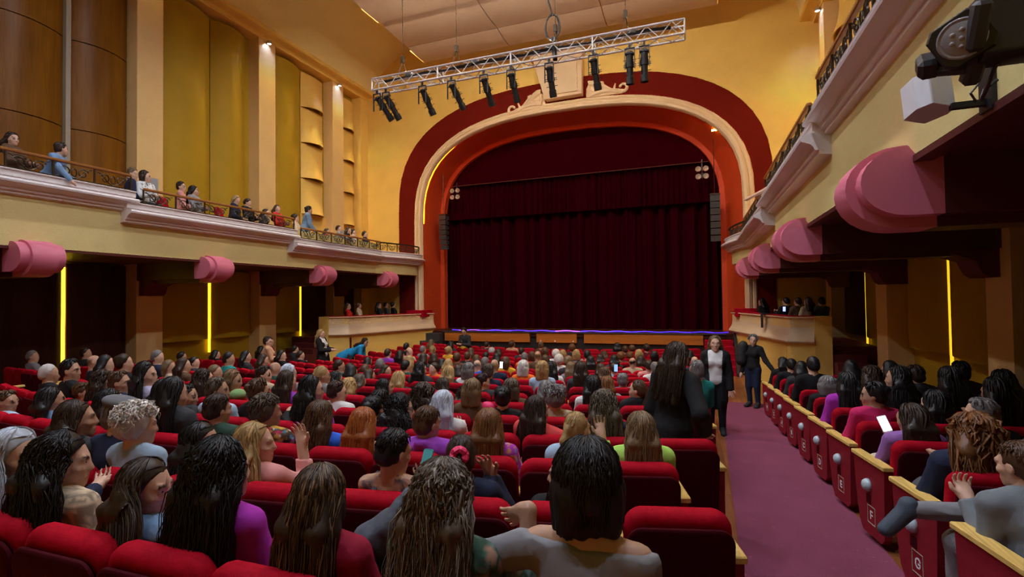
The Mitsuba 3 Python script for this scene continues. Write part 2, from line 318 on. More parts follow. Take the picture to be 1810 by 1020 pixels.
band = Polygon(list(pO)).difference(Polygon(list(pC) + [(2, ZB-1), (-10, ZB-1)]).buffer(0))
part(pa, 'outer_band', room(prism(band, 'y', YW-.035, YW+.02), 'm_maroon'), 'dark maroon outer band')
def pth(p, y): return np.stack([p[:, 0], np.full(len(p), y), p[:, 1]], 1)
def nrm(n): return np.stack([n[:, 0], np.zeros(len(n)), n[:, 1]], 1)
part(pa, 'moulding', room(sweep(pth(pC, YW), nrm(nC), (0, -1, 0), [(.0, -.1), (.0, .05), (-.04, .10), (-.10, .11), (-.14, .08), (-.155, .08), (-.17, .13), (-.24, .17), (-.31, .15), (-.35, .08), (-.35, -.03), (-.28, -.06), (-.28, -.1)]), 'm_cream', 30), 'rounded cream moulding')
# splayed reveal, from the moulding back to the curtain
mI = np.stack([pth(pI + nI*0.06, YW+.05), pth(pR*0.35 + pI*0.65, YW+.55), pth(pR, 18.45), pth(pR - nR*0.16, 18.47), pth(pR - nR*.16, 18.75)], 0)
part(pa, 'reveal', room(shell(mI, np.array([0, 0.02, 0]) + 0.08*nrm(nI)[None]), 'm_reveal', 40), 'glowing orange-red splayed reveal')
for a, b in ((1, 22), (28, 29)):
    q = pth(pI + nI*0.045, YW+.10)[a:b+1]
    part(pa, 'light_strip', {**room(tube(q, 0.024, 5), 'm_black'), 'emitter': glow(1, ARCH_COL)}, 'orange glow line behind the moulding')
M = box(.62, .78, YW+.16, YW+.24, 5.33, 5.37); part(pa, 'lamp', {**room(M, 'm_black'), 'emitter': glow(.6, (90, 24, 1.5))}, 'orange spot of light at the upper right')
kb = [(-4.78, 6.98), (-3.47, 7.0), (-3.44, 8.44), (-5.2, 8.44)]
ks = prism(Polygon(kb), 'y', YW-.30, YW); part(pa, 'keystone', room(ks, 'm_cream'), 'tapered cream keystone')
part(pa, 'keystone_panel', room(prism(Polygon([(-4.55, 7.1), (-3.62, 7.1), (-3.62, 8.28), (-4.86, 8.28)]), 'y', YW-.335, YW-.29), 'm_cream'))
part(pa, 'keystone_cap', room(box(-5.28, -3.38, YW-.36, YW, 8.40, 8.56), 'm_cream'))
def scroll(s, x, z, ang):
    """an acanthus scroll: big curl by the keystone, body, small curl; s = direction"""
    ms = []; th = np.linspace(0, 1, 26)
    def put(pts, r): 
        p = np.asarray(pts, float); ca, sa = math.cos(ang), math.sin(ang); px = p[:, 0]*s
        ms.append(tube(np.stack([x + px*ca - p[:, 1]*sa, np.full(len(p), YW-.06), z + px*sa + p[:, 1]*ca], 1), 1.0, 8, taper=r))
    a = 2*np.pi*1.35*th; rr = 0.27*(1-0.72*th)
    put(np.stack([0.30 - rr*np.cos(a+2.6), 0.30 + rr*np.sin(a+2.6)], 1), 0.085*(1-.45*th))
    put(np.stack([0.10 + 1.05*th, 0.10 + 0.40*np.exp(-((th-.18)/.42)**2)*(1-th)], 1), 0.12*(1-.55*th))
    put(np.stack([0.15 + 1.0*th, 0.03 + 0.10*np.sin(np.pi*th)], 1), 0.10*(1-.3*th))
    put(np.stack([0.45 + .62*th, 0.38*(1-th)**1.3 + .06], 1), 0.07*(1-.4*th))
    a = np.pi*1.5*th; put(np.stack([1.28 + .12*np.cos(a-1.7), .17 + .12*np.sin(a-1.7)], 1), 0.062*(1-.3*th))
    put(np.stack([0.95 + .06*th, .1 + .24*th], 1), 0.06*(1-.6*th))
    pg = np.array([(.02, -.02), (.02, .28), (.10, .44), (.25, .50), (.42, .46), (.58, .34), (.72, .24), (.86, .17), (1.0, .16), (1.12, .14), (1.26, .12), (1.32, .05), (1.24, -.02)]); ca, sa = math.cos(ang), math.sin(ang)
    pl = [(x + s*u*ca - w*sa, z + s*u*sa + w*ca) for u, w in pg]
    bp = prism(Polygon(pl).buffer(0), 'y', YW-.075, YW-.02)
    m = cat(ms + [bp]); v = m.vertices.copy(); v[:, 1] = YW-.02 + (v[:, 1]-(YW-.06))*1.0 - .05; m.vertices = v; return m
part(pa, 'scroll', room(scroll(1, -3.38, 6.93, -0.02), 'm_cream', 40), 'carved cream scroll'); part(pa, 'scroll', room(scroll(-1, -4.80, 6.93, 0.17), 'm_cream', 40), 'carved cream scroll')
# ---- stage
st = thing('stage', 'raised stage with wooden front and purple light line', 'stage')
part(st, 'deck', room(box(-9.9, 1.25, 16.95, 19.6, -1.32, -1.16), 'm_darkwood'))
part(st, 'skirt', room(box(-9.9, 1.2, 17.02, 17.1, -2.45, -1.3), 'm_black'), 'black cloth below the stage front')
for a, b in ((-8.92, -5.53), (-5.28, -3.83), (-3.58, 0.24)): part(st, 'front_board', room(box(a, b, 16.93, 17.0, -1.53, -1.19, .01), 'm_stagewood'), 'reddish brown front board')
part(st, 'edge', room(box(-9.0, 0.9, 16.90, 17.0, -1.19, -1.15), 'm_black2'))
for x in (-5.12, -4.6, -3.95): 
    D = trimesh.creation.cylinder(0.025, 0.03, sections=10, transform=trimesh.transformations.rotation_matrix(math.pi/2, [1, 0, 0])); D.apply_translation((x, 16.925, -1.47)); part(st, 'stud', room(D, 'm_white'))
rng = np.random.default_rng(3); x = -8.75; i = 0
while x < 0.98:
    L = rng.uniform(.25, .6); c = STAGE_LED[1] if rng.random() < .16 else STAGE_LED[0]; g = rng.uniform(.5, 1.3)*(1 if -7.6 < x < -2 else .5)
    xs = np.linspace(x, min(x+L-.01, 1.0), 6); q = np.stack([xs, 17.25 + 0*xs, -1.135 + .012*np.sin(xs*7)], 1)
    part(st, 'light_rope', {**room(tube(q, 0.020, 5), 'm_black'), 'emitter': glow(.06, [v*g for v in c])}); x += L
# stairs at both ends
sr = thing('stage_stairs', 'red carpeted stairs up to the right end of the stage', 'stairs')
for i in range(6): part(sr, 'step', room(box(.27, 1.08+.03*i, 16.86-.19*i-.19, 16.95, -2.4, -1.16-.178*(i+1)+.0, .01), 'm_velvet'))
part(sr, 'side', room(prism([(16.9, -2.4), (16.9, -1.12), (16.7, -1.12), (15.6, -2.2), (15.6, -2.4)], 'x', 1.10, 1.17), 'm_black'))
sl = thing('stage_stairs', 'black wooden steps at the left end of the stage', 'stairs')
for i in range(4): part(sl, 'step', room(box(-9.75, -8.98, 16.9-.32*(i+1), 16.95, -2.4, -1.22-.27*i, .01), 'm_black2'))
# ---- curtains
def drape(x0, x1, z0, z1, y, amp, wl, seed, th=.03, nz=14, flare=0.25):
    rng = np.random.default_rng(seed); n = int((x1-x0)/wl*14); u = np.linspace(x0, x1, n)
    kn = np.arange(x0-2*wl, x1+3*wl, wl); ph = np.interp(u, kn, np.cumsum(rng.uniform(.55, 1.5, len(kn)))*2*np.pi); A = np.interp(u, kn, rng.uniform(.45, 1.25, len(kn)))
    P = []
    for z in np.linspace(z0, z1, nz):
        q = (z1-z)/(z1-z0); a = amp*A*(1 - flare + flare*q)
        w = np.sin(ph + .25*q*np.sin(u*1.3)) + .35*np.sin(2.1*ph + 1) + .12*np.sin(5*ph + 3*q)
        P.append(np.stack([u, y - a*w, np.full(n, z)], -1))
    return shell(np.array(P), np.array([0, th, 0]))
one('stage_curtain', room(drape(-10.1, 1.3, -1.14, 3.75, 19.15, .17, .52, 1), 'm_curtain', True), 'closed dark red velvet main curtain hanging in pleats to the stage', 'curtain')
one('curtain_valance', room(drape(-10.1, 1.3, 3.36, 4.92, 18.85, .07, .24, 2, nz=6), 'm_curtain', True), 'pleated dark red velvet valance above the main curtain', 'curtain')
hb = thing('curtain_header', 'plain dark red header cloth filling the top of the arch', 'curtain')
part(hb, 'cloth', room(drape(-10.1, 1.3, 4.76, 7.0, 18.62, .012, .8, 3, nz=4), 'm_curtain', True)); part(hb, 'batten', room(tube([(-10, 18.6, 4.72), (1.2, 18.6, 4.72)], .022, 6), 'm_soffit'))
# ---- line arrays
for x, zt, zb, nm in ((-9.33, 3.38, 2.01, 'left'), (0.70, 3.35, 1.82, 'right')):
    k = thing('line_array', 'tall black hanging loudspeaker array at the %s side of the curtain' % nm, 'speaker'); nb = 7; y = 17.75; hgt = (zt-zb)/nb
    for i in range(nb):
        z = zt-hgt*(i+1); o = .010*(i-1)**2*.6
        part(k, 'cabinet', room(prism([(y-.16+o, z+.012), (y-.17+o, z+hgt-.012), (y+.16, z+hgt-.03), (y+.16, z+.03)], 'x', x-.15, x+.15), 'm_black2'))
    part(k, 'frame', room(box(x-.16, x+.16, y-.15, y+.15, zt, zt+.05), 'm_iron')); part(k, 'cable', room(tube([(x, y, zt+.05), (x-.02, y, 6.4 if x > 0 else 5.5)], .012, 5), 'm_iron'))
# ---- blinder lamps on the valance
for x, z in ((-9.02, 4.30), (0.33, 4.24)):
    k = thing('blinder_lamp', 'cluster of four small lamps hung at the %s end of the valance' % ('left' if x < -5 else 'right'), 'stage light')
    for dx in (-.12, .12):
        for dz in (-.13, .13):
            M = lathe([(0, 0), (.05, 0), (.10, -.12), (.09, -.14), (0, -.11)], 12); M.apply_transform(trimesh.transformations.rotation_matrix(-math.pi/2, [1, 0, 0])); M.apply_translation((x+dx, 18.25, z+dz)); M.apply_transform(np.eye(4))
            part(k, 'lamp', room(M, 'm_trim', 30))
    part(k, 'bracket', room(cat([box(x-.16, x+.16, 18.3, 18.34, z-.02, z+.02), box(x-.02, x+.02, 18.3, 18.34, z-.16, z+.5)]), 'm_black'))
# ================================================================ balconies
LEDGE = [(-.30, -.02), (-.3, .0), (.145, .0), (.155, -.01), (.15, -.022), (.125, -.026), (.125, -.118), (.10, -.126), (.10, -.140), (.15, -.146), (.20, -.155), (.235, -.172), (.25, -.198), (.242, -.226), (.215, -.240), (.20, -.244), (.155, -.262), (.122, -.292), (.105, -.335), (.062, -.342), (.062, -.385), (.0, -.40), (-.3, -.40)]
def scroll_panel(L, h):
    """wrought iron scrolls filling L x h, in the y,z plane at x=0"""
    ms = []; th = np.linspace(0, 1, 14)
    for sg in (1, -1):
        a = 2*np.pi*1.2*th; r = .40*h*(1-.72*th)
        c = L*.5 + sg*L*.24; q = np.stack([0*th, c + sg*r*np.cos(a+.4), h*.5 + r*np.sin(a+.4)], 1); ms.append(tube(q, .011, 4))
        q = np.stack([0*th, L*.5 + sg*L*.48*th, h*(.08 + .84*np.sin(np.pi*th/2)**2)], 1); ms.append(tube(q, .009, 4))
    a = 2*np.pi*th; ms.append(tube(np.stack([0*a, L*.5 + .16*h*np.cos(a), h*.5 + .3*h*np.sin(a)], 1), .010, 4))
    return cat(ms)
def balcony(side):
    s = 1 if side == 'left' else -1; F = FLX if s > 0 else FRX; W = (WLX if s > 0 else WRX) - s*.3; sd = side
    b = thing('balcony', '%s side balcony with beige front and stepped white ledge' % sd, 'balcony', kind='structure')
    segs = [(-4.0, 6.62, 2.2), (6.42, 10.78, 1.975), (10.6, 14.6, 1.745)]
    tops = [(-4, 6.62, 2.2), (6.62, 10.78, 1.975), (10.78, 17.0, 1.745)]
    # rounded end at the stage
    t = np.linspace(0, 1, 12); ey = 14.6 + 2.38*t; eo = 0.42*np.sin(np.pi*.5*np.minimum(t*1.15, 1))**1.0 - .42*np.clip((t-.82)/.18, 0, 1)**2*.55
    if s < 0: eo = eo*.9
    part(b, 'fascia', room(box(F, F-s*.25, -4, 14.62, .968, 2.0), 'm_fascia'))
    poly = [(F + s*o, y) for o, y in zip(eo, ey)] + [(F-s*.25, 17.0), (F-s*.25, 14.6)]
    part(b, 'rounded_fascia', room(prism(Polygon(poly).buffer(0), 'z', .968, 1.5), 'm_fascia', 30))
    for i, (y0, y1, z) in enumerate(segs):
        off = .06*i
        part(b, 'ledge', room(sweep([(F, y0, z), (F, y1, z)], [(s, 0, 0)]*2, (0, 0, 1), [(o + (off if o > 0 else 0), u) for o, u in LEDGE]), 'm_ledge', 22), 'white moulded ledge')
    p = np.stack([F + s*eo, ey, 0*ey + 1.745], 1); g = np.gradient(p[:, :2], axis=0); nn = np.stack([g[:, 1], -g[:, 0], 0*ey], 1)*s; nn /= np.linalg.norm(nn, axis=1, keepdims=True)
    part(b, 'ledge', room(sweep(p, nn, (0, 0, 1), [(o + (.06 if o > 0 else 0), u) for o, u in LEDGE]), 'm_ledge', 22), 'white moulded ledge of the rounded end')
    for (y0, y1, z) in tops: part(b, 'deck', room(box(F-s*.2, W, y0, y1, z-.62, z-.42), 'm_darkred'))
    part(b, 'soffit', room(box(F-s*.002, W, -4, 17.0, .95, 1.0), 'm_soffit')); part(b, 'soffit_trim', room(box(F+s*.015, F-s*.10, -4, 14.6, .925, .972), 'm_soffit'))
    # corbel beams with round noses
    for i, y0 in enumerate((.98, 4.48, 7.98, 11.48, 14.98) if s < 0 else (1.2, 4.75, 8.05, 11.6, 14.9)):
        yc0, yc1 = (y0-.25, y0+.33) if s < 0 else (y0, y0+.62)
        k = thing('corbel_beam', '%s round-nosed red beam under the %s balcony, counted from the camera' % (('nearest', 'second', 'third', 'fourth', 'fifth')[i], sd), 'beam', 'corbel beams under the balconies')
        def nose(R, cz, cx):
            a = np.linspace(np.pi*.5, -np.pi*.5, 13); return [(F + s*(cx + R*1.18*np.cos(q)), cz + R*np.sin(q)) for q in a]
        inn = nose(.245, .80, .04); out = nose(.30, .78, .04)
        e = (W + s*.02)
        c_ = F - s*.16
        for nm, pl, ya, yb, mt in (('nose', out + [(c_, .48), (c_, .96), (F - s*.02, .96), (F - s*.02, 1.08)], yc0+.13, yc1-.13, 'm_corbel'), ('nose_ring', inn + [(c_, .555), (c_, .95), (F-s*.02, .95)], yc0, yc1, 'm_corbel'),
                               ('beam', [(c_, .48), (c_, .96), (e, .96), (e, .48)], yc0+.13, yc1-.13, 'm_soffit'), ('beam_ring', [(c_, .555), (c_, .95), (e, .95), (e, .555)], yc0, yc1, 'm_soffit')):  # beams coloured darker than the noses to stand for shade under the balcony
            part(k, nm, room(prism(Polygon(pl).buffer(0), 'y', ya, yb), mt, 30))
        bx = [(e, .2), (e, .6), (e + s*.75, .6), (e + s*.75, .5), (e + s*.52, .42), (e + s*.45, .25), (e + s*.38, .2)]
        part(k, 'bracket', room(prism(Polygon(bx), 'y', yc0+.05, yc1-.05), 'm_darkred'))
    # railing
    r = thing('balcony_railing', 'wrought iron scroll railing with wooden handrail on the %s balcony' % sd, 'railing')
    sp = scroll_panel(.58, .24)
    for i, (y0, y1, z) in enumerate([(-1.0, 6.55, 2.2), (6.75, 10.7, 1.975), (10.9, 14.6, 1.745)]):
        off = s*(.09 + .05*i); part(r, 'handrail', room(box(F+off-.03, F+off+.03, y0, y1, z+.275, z+.325, .012), 'm_rail'))
        n = max(1, round((y1-y0)/.62)); d = (y1-y0)/n
        for j in range(n):
            m = sp.copy(); m.apply_translation((F+off, y0 + j*d + .02, z+.02)); part(r, 'scroll_panel', room(m, 'm_iron'))
        for j in range(n+1): part(r, 'post', room(box(F+off-.012, F+off+.012, y0+j*d-.012, y0+j*d+.012, z, z+.28), 'm_iron'))
        part(r, 'bottom_rail', room(box(F+off-.01, F+off+.01, y0, y1, z+.015, z+.03), 'm_iron'))
    q = p + nn*.06; q[:, 2] = 1.745+.30; part(r, 'handrail', room(tube(q, .030, 6), 'm_iron'))
    for j in range(0, 11, 2):
        a0, a1 = q[j], q[min(j+2, 11)]; L = np.linalg.norm(a1-a0); m = scroll_panel(L*.94, .24); an = math.atan2(a1[0]-a0[0], a1[1]-a0[1])
        m.apply_transform(trimesh.transformations.rotation_matrix(-an, [0, 0, 1])); m.apply_translation((a0[0], a0[1], 1.765)); part(r, 'scroll_panel', room(m, 'm_iron')); part(r, 'post', room(box(a0[0]-.012, a0[0]+.012, a0[1]-.012, a0[1]+.012, 1.745, 2.04), 'm_iron'))
balcony('left'); balcony('right')
# ---- stage boxes
BOXP = [(-.02, .0), (.05, .0), (.05, -.035), (.0, -.05), (.0, -.25), (.01, -.36), (.05, -.46), (.105, -.52), (.12, -.565), (.10, -.595), (.03, -.60), (-.02, -.62)]
def stage_box(side):
    s = 1 if side == 'left' else -1
    c = (-10.35, 13.15) if s > 0 else (2.05, 13.0); e = (-9.42, 17.0) if s > 0 else (1.10, 17.0); f = (-10.85, 12.85) if s > 0 else (2.52, 12.9); g = (-11.22, 12.85) if s > 0 else (2.86, 12.9)
    b = thing('stage_box', 'box with curved beige parapet between the %s balcony and the stage' % side, 'theatre box')
    pts = np.array([(*e, -.47), (*c, -.47), (*f, -.47)], float); d = [(pts[1]-pts[0]), (pts[2]-pts[1])]; d = [x/np.linalg.norm(x) for x in d]
    n0, n1 = [np.array([-x[1], x[0], 0])*-s for x in d]
    n0, n1 = [n if (n[0]*s > 0 or n[1] < -.5) else -n for n in (n0, n1)]
    nm = (n0+n1)/(1+n0@n1)
    part(b, 'parapet', room(sweep(pts, [n0, nm, n1], (0, 0, 1), BOXP), 'm_box', 25), 'curved beige parapet')
    for (p, q) in ((pts[0], pts[1]), (pts[1], pts[2])):
        part(b, 'lower_wall', room(prism(Polygon([p[:2], q[:2], (q[0]-s*.25, q[1]+.12), (p[0]-s*.25, p[1]+.05)]).buffer(0), 'z', -2.5, -.50), 'm_wall'), 'plain yellow wall below the parapet')
        part(b, 'skirting', room(sweep([p*[1, 1, 0] + [0, 0, -2.3], q*[1, 1, 0] + [0, 0, -2.3]], [n0 if p is pts[0] else n1]*2, (0, 0, 1), [(-.02, -.1), (.015, -.1), (.015, .06), (-.02, .06)]), 'm_black'))
    part(b, 'pier', room(box(f[0], g[0], f[1]-.03, f[1]+.3, -2.5, -.47), 'm_wall')); part(b, 'cap', room(sweep(pts + [0, 0, .0], [n0, nm, n1], (0, 0, 1), [(-.16, .0), (.055, .0), (.055, .018), (-.16, .018)]), 'm_velvet'), 'red velvet cap')
    part(b, 'box_floor', room(box(e[0]-s*.9, (WLX if s > 0 else WRX)-s*.3, 13.2, 17.0, -2.45, -1.15), 'm_darkred'))
    part(b, 'end_block', room(box(e[0]-s*.75, e[0]-s*.05, 16.3, 17.0, -.6, -.36), 'm_velvet'), 'raised red velvet ledge beside the arch')
    w = WLX if s > 0 else WRX
    k = thing('box_stairs', 'dark red stairs beside the %s box' % side, 'stairs')
    for i in range(7): part(k, 'step', room(box(g[0]-s*.02, w, 13.2-.3*(7-i), 13.3, -2.45, -2.25+.155*i, .01), 'm_darkred'))
stage_box('left'); stage_box('right')
# right front corner of the box: black strap over the parapet
one('draped_strap', room(cat([box(1.62, 1.86, 14.20, 14.34, -.455, -.43), box(1.60, 1.64, 14.2, 14.34, -.80, -.43)]), 'm_black'), 'black cloth strap hanging over the right box parapet', 'strap')
# ================================================================ truss with profile spots
TR0, TR1 = np.array([-7.86, 11.0, 5.70]), np.array([-.08, 11.0, 5.70])
tr = thing('lighting_truss', 'long silver aluminium lighting truss hung before the stage', 'truss')
w = .30; L = TR1[0]-TR0[0]; nb = 4
cs = {(a, c): None for a in (0, 1) for c in (0, 1)}
for a in (0, 1):
    for c in (0, 1): part(tr, 'chord', room(tube([(TR0[0], 11+w*a, 5.55+w*c), (TR1[0], 11+w*a, 5.55+w*c)], .024, 8), 'm_alu', 40))
nd = 30
for i in range(nd):
    x0 = TR0[0] + L*i/nd; x1 = TR0[0] + L*(i+1)/nd; u = i % 2
    for (p, q) in (((0, u), (0, 1-u)), ((1, u), (1, 1-u)), ((u, 0), (1-u, 0)), ((u, 1), (1-u, 1))):
        part(tr, 'brace', room(tube([(x0, 11+w*p[0], 5.55+w*p[1]), (x1, 11+w*q[0], 5.55+w*q[1])], .012, 5), 'm_alu', 40))
for i in range(nb+1):
    x = TR0[0] + L*i/nb
    for a in (0, 1): part(tr, 'upright', room(tube([(x, 11+w*a, 5.55), (x, 11+w*a, 5.85)], .022, 6), 'm_alu', 40)); part(tr, 'upright', room(tube([(x, 11, 5.55+w*a), (x, 11+w, 5.55+w*a)], .016, 6), 'm_alu', 40))
for x in (-7.05, -5.5, -2.95, -1.35):
    part(tr, 'hanger', room(cat([tube([(x, 11.0, 5.85), (x+.04, 11.15, 6.25)], .012, 5), tube([(x+.1, 11.3, 5.85), (x+.04, 11.15, 6.25)], .012, 5), tube([(x+.04, 11.15, 6.25), (x+.04, 11.15, 8.6)], .007, 5), box(x+.0, x+.08, 11.11, 11.19, 6.2, 6.36)]), 'm_iron'))
th = np.linspace(0, 2*np.pi*3, 60); part(tr, 'cable_coil', room(cat([tube(np.stack([-2.98 + (.17+.02*np.sin(th*.37))*np.cos(th), 11.16 + .03*np.sin(th*.7), 6.33 + .30*np.sin(th)], 1), .014, 5), tube([(-2.98, 11.16, 6.62), (-3.1, 11.16, 7.1), (-3.15, 11.2, 8.6)], .02, 5), tube([(-2.95, 11.1, 6.05), (-2.9, 11.05, 5.5)], .06, 6)]), 'm_black'), 'coil of black cable')
part(tr, 'cables', room(cat([tube([(TR0[0]+.3+i*.6, 11.12 + .05*math.sin(i*2.1+j), 5.80 + .02*math.sin(i*1.3+j*2)) for i in range(13)], .02, 5) for j in range(3)]), 'm_black'))
def spot():
    Lh = .68; P = {}
    P['body'] = cat([trimesh.util.concatenate([lathe([(0, 0), (.062, 0), (.075, -.03), (.075, -.20), (.088, -.21), (.088, -.33), (.07, -.34), (.07, -.52), (.085, -.53), (.085, -.68), (.07, -.68), (.066, -.60), (0, -.60)], 14)])])
    P['fin'] = cat([box(-.14, .14, -.006, .006, -z-.006, -z+.006) for z in (.17, .27, .31, .44)] + [box(-.09, .09, -.09, .09, -.06, -.03)])
    P['yoke'] = cat([box(-.11, -.095, -.02, .02, -.35, .10), box(.095, .11, -.02, .02, -.35, .10), box(-.11, .11, -.02, .02, .09, .105), box(-.02, .02, -.02, .02, .10, .22)])
    return P
for x in (-6.9, -5.0, -3.1, -1.2):  # added lamps, there only to light the hung ceiling panels from below
    k = thing('work_light', 'added uplight on the truss brightening the ceiling, %s from the left' % {-6.9: 'first', -5.0: 'second', -3.1: 'third', -1.2: 'fourth'}[x], 'stage light', 'added ceiling uplights on the truss')
    part(k, 'housing', room(box(x-.10, x+.10, 11.19, 11.29, 5.86, 5.95, .01), 'm_black')); part(k, 'lamp', {**room(box(x-.09, x+.09, 11.20, 11.28, 5.948, 5.955), 'm_black'), 'emitter': glow(2, [c*FILL_UP for c in FILL_UP_COL])})
SP = spot()
order = ('first', 'second', 'third', 'fourth', 'fifth', 'sixth', 'seventh', 'eighth', 'ninth', 'tenth', 'eleventh')
for i, (u, tx, ty) in enumerate([(-7.72, 24, -28), (-7.45, 20, -28), (-6.37, 13, -30), (-5.55, 18, -30), (-4.68, 10, -26), (-3.98, 7, -22), (-3.04, 3, -20), (-2.02, 6, -18), (-1.22, -1, -8), (-.91, -1, -7)]):
    k = thing('profile_spotlight', '%s black profile spotlight from the left under the truss' % order[i], 'stage light', 'spotlights under the truss')
    Tm = trimesh.transformations.concatenate_matrices(trimesh.transformations.translation_matrix((u, 11.02, 5.36)), trimesh.transformations.rotation_matrix(math.radians(-tx), [0, 1, 0]), trimesh.transformations.rotation_matrix(math.radians(-ty), [1, 0, 0]))
    for nm, m in SP.items():
        m = m.copy(); m.apply_transform(Tm if nm != 'yoke' else trimesh.transformations.translation_matrix((u, 11.02, 5.34))); part(k, nm, room(m, 'm_black' if nm != 'yoke' else 'm_black2', 30))
# ================================================================ fixtures on the right balcony front
def rot(m, *ar):
    for ang, ax in ar: m.apply_transform(trimesh.transformations.rotation_matrix(math.radians(ang), ax))
    return m
mh = thing('moving_head_light', 'black moving head stage light mounted on the right balcony front', 'stage light')
def put(m, p): m.apply_translation(p); return m
LC = np.array((1.13, 2.73, 1.125)); dirv = np.array([-.42, -.88, -.20]); dirv /= np.linalg.norm(dirv)
def aim(m, d):
    z = np.array([0, 0, 1.]); ax = np.cross(z, d); an = math.acos(z @ d); m.apply_transform(trimesh.transformations.rotation_matrix(an, ax)); return m
hd = trimesh.convex.convex_hull(np.array([(x*sc, y*sc, z) for z, sc in ((-.20, .62), (-.17, .8), (-.02, 1), (0.0, .92)) for x, y in ((-.105, -.07), (-.07, -.105), (.07, -.105), (.105, -.07), (.105, .07), (.07, .105), (-.07, .105), (-.105, .07))]))
part(mh, 'head', room(put(aim(hd, dirv), LC), 'm_black'))
lens = lathe([(0, .012), (.04, .010), (.066, .004), (.072, 0), (.082, .004), (.088, 0), (.088, -.03), (0, -.03)], 24)
part(mh, 'lens', room(put(aim(lens, dirv), LC + dirv*.004), 'm_lens', 30), 'round glass lens')
for a in range(7):
    r = .036 if a else 0; q = aim(put(trimesh.creation.icosphere(2, .011), (r*math.cos(a*1.047), r*math.sin(a*1.047), 0)), dirv); part(mh, 'lens_bead', room(put(q, LC + dirv*.012), 'm_grey', True))
part(mh, 'yoke', room(put(rot(box(-.032, .032, -.10, .10, -.035, .035, .015), (-62, [1, 0, 0])), (1.17, 2.69, 1.15)), 'm_black2'), 'side arm of the yoke')
part(mh, 'yoke', room(put(rot(box(-.035, .035, -.12, .12, -.035, .035, .015), (-50, [1, 0, 0])), (1.21, 2.80, 1.06)), 'm_black2'), 'side arm of the yoke')
part(mh, 'base', room(put(rot(slab(.16, .30, .26, .04, .02, 4), (90, [0, 0, 1])), (1.33, 2.80, 1.02)), 'm_black', 30))
part(mh, 'clamp', room(box(1.38, 1.48, 2.75, 2.95, 1.05, 1.15, .02), 'm_black2')); part(mh, 'cable', room(tube([(1.28, 2.8, 1.02), (1.28, 2.9, .93), (1.30, 2.98, .92), (1.33, 3.02, .98), (1.38, 3.02, 1.02)], .008, 6), 'm_black'))
part(mh, 'barn_door', room(put(rot(box(-.045, .045, -.075, .075, -.045, .045, .02), (38, [1, 0, 0]), (-14, [0, 0, 1])), (1.08, 2.93, 1.10)), 'm_black'), 'black wedge at the front')
part(mh, 'support', room(tube([(1.10, 2.90, 1.06), (1.18, 2.84, 1.03), (1.28, 2.80, 1.06)], .028, 8), 'm_black2'))
sp_ = thing('wall_speaker', 'white wall speaker on the right balcony front below the stage light', 'speaker')
pol = Polygon([(-.085, -.10), (.085, -.10), (.115, -.02), (.08, .11), (-.08, .11), (-.115, -.02)]).buffer(.015)
m = prism(pol, 'z', -.13, .13); part(sp_, 'cabinet', room(put(rot(m.apply_scale(.74), (28, [0, 0, 1]), (-12, [1, 0, 0])), (1.23, 3.36, 1.085)), 'm_white', 30))
part(sp_, 'badge', room(put(rot(trimesh.creation.cylinder(.012, .006, sections=12), (90, [1, 0, 0]), (28, [0, 0, 1])), (1.21, 3.27, 1.09)), 'm_grey'))
part(sp_, 'bracket', room(cat([box(1.30, 1.47, 3.26, 3.30, .98, 1.01), box(1.445, 1.475, 3.22, 3.34, .95, 1.18)]), 'm_black')); part(sp_, 'cable', room(tube([(1.38, 3.28, 1.14), (1.41, 3.25, 1.09), (1.37, 3.24, 1.04), (1.40, 3.26, 1.0)], .006, 5), 'm_black2'))
# grey loudspeakers standing on the left balcony by the pilasters
for y, z in ((8.05, 2.32), (14.85, 1.95)): one('wall_speaker', room(slab(.22, .62, .2, .02, .01, 3).apply_translation((-11.9, y, z)), 'm_grey', 30), 'upright grey speaker by the %s pilaster of the left balcony' % ('near' if y < 9 else 'far'), 'speaker')

for i, (y, z) in enumerate(((7.75, 1.555), (9.15, 1.555), (10.9, 1.325), (12.6, 1.325), (14.9, 1.325))):
    k = thing('theatre_seat', 'dark red seat behind the left balcony rail, %s from the camera' % ('first', 'second', 'third', 'fourth', 'fifth')[i], 'theatre seat', 'seats on the left balcony')
    b = rot(slab(.44, .50, .10, .07, .03, 4), (8, [1, 0, 0])); b.apply_translation((0, 0, .32)); c = rot(slab(.42, .42, .10, .05, .03, 4), (-90, [1, 0, 0])); c.apply_translation((0, .05, .36))
    for nm, m in (('backrest', b), ('seat_pad', c)): rot(m, (-55, [0, 0, 1])); m.apply_translation((-11.0, y, z)); part(k, nm, room(m, 'm_velvet', 40))
# ================================================================ seats
ORD = ('first second third fourth fifth sixth seventh eighth ninth tenth eleventh twelfth thirteenth fourteenth fifteenth sixteenth seventeenth eighteenth nineteenth twentieth twenty-first').split()
XC, YC, SW = -4.43, 19.0, 0.5
RAD = [17.75, 17.05, 16.24, 15.5, 14.68, 13.8, 12.98, 12.07, 11.2, 10.4]
def row_centre(k):
    """centre and radius of the arc of seat backs of middle-block row k"""
    if k == 0: return 151.34, 150.0                    # the row before the cross aisle is nearly straight
    if k <= 9: return YC, RAD[k]
    return YC - 10.4 + .80*(k-9) + 10.4, 10.4
def mid_pos(k, x):
    yc, r = row_centre(k); th = math.asin((x-XC)/r); return x, yc - r*math.cos(th), th
def side_pos(blk, k, i):
    a = math.radians(9); d = .26 + SW*i
    x, y = 1.385 + d*math.cos(a), 3.32 + .9*k - .42 + d*math.sin(a)
    return (x, y, a) if blk == 'R' else (-9.4 - x, y, -a)
def place(x, y, th, z=None): return T().translate([x, y, floor_z(y) if z is None else z]).rotate([0, 0, 1], math.degrees(th))
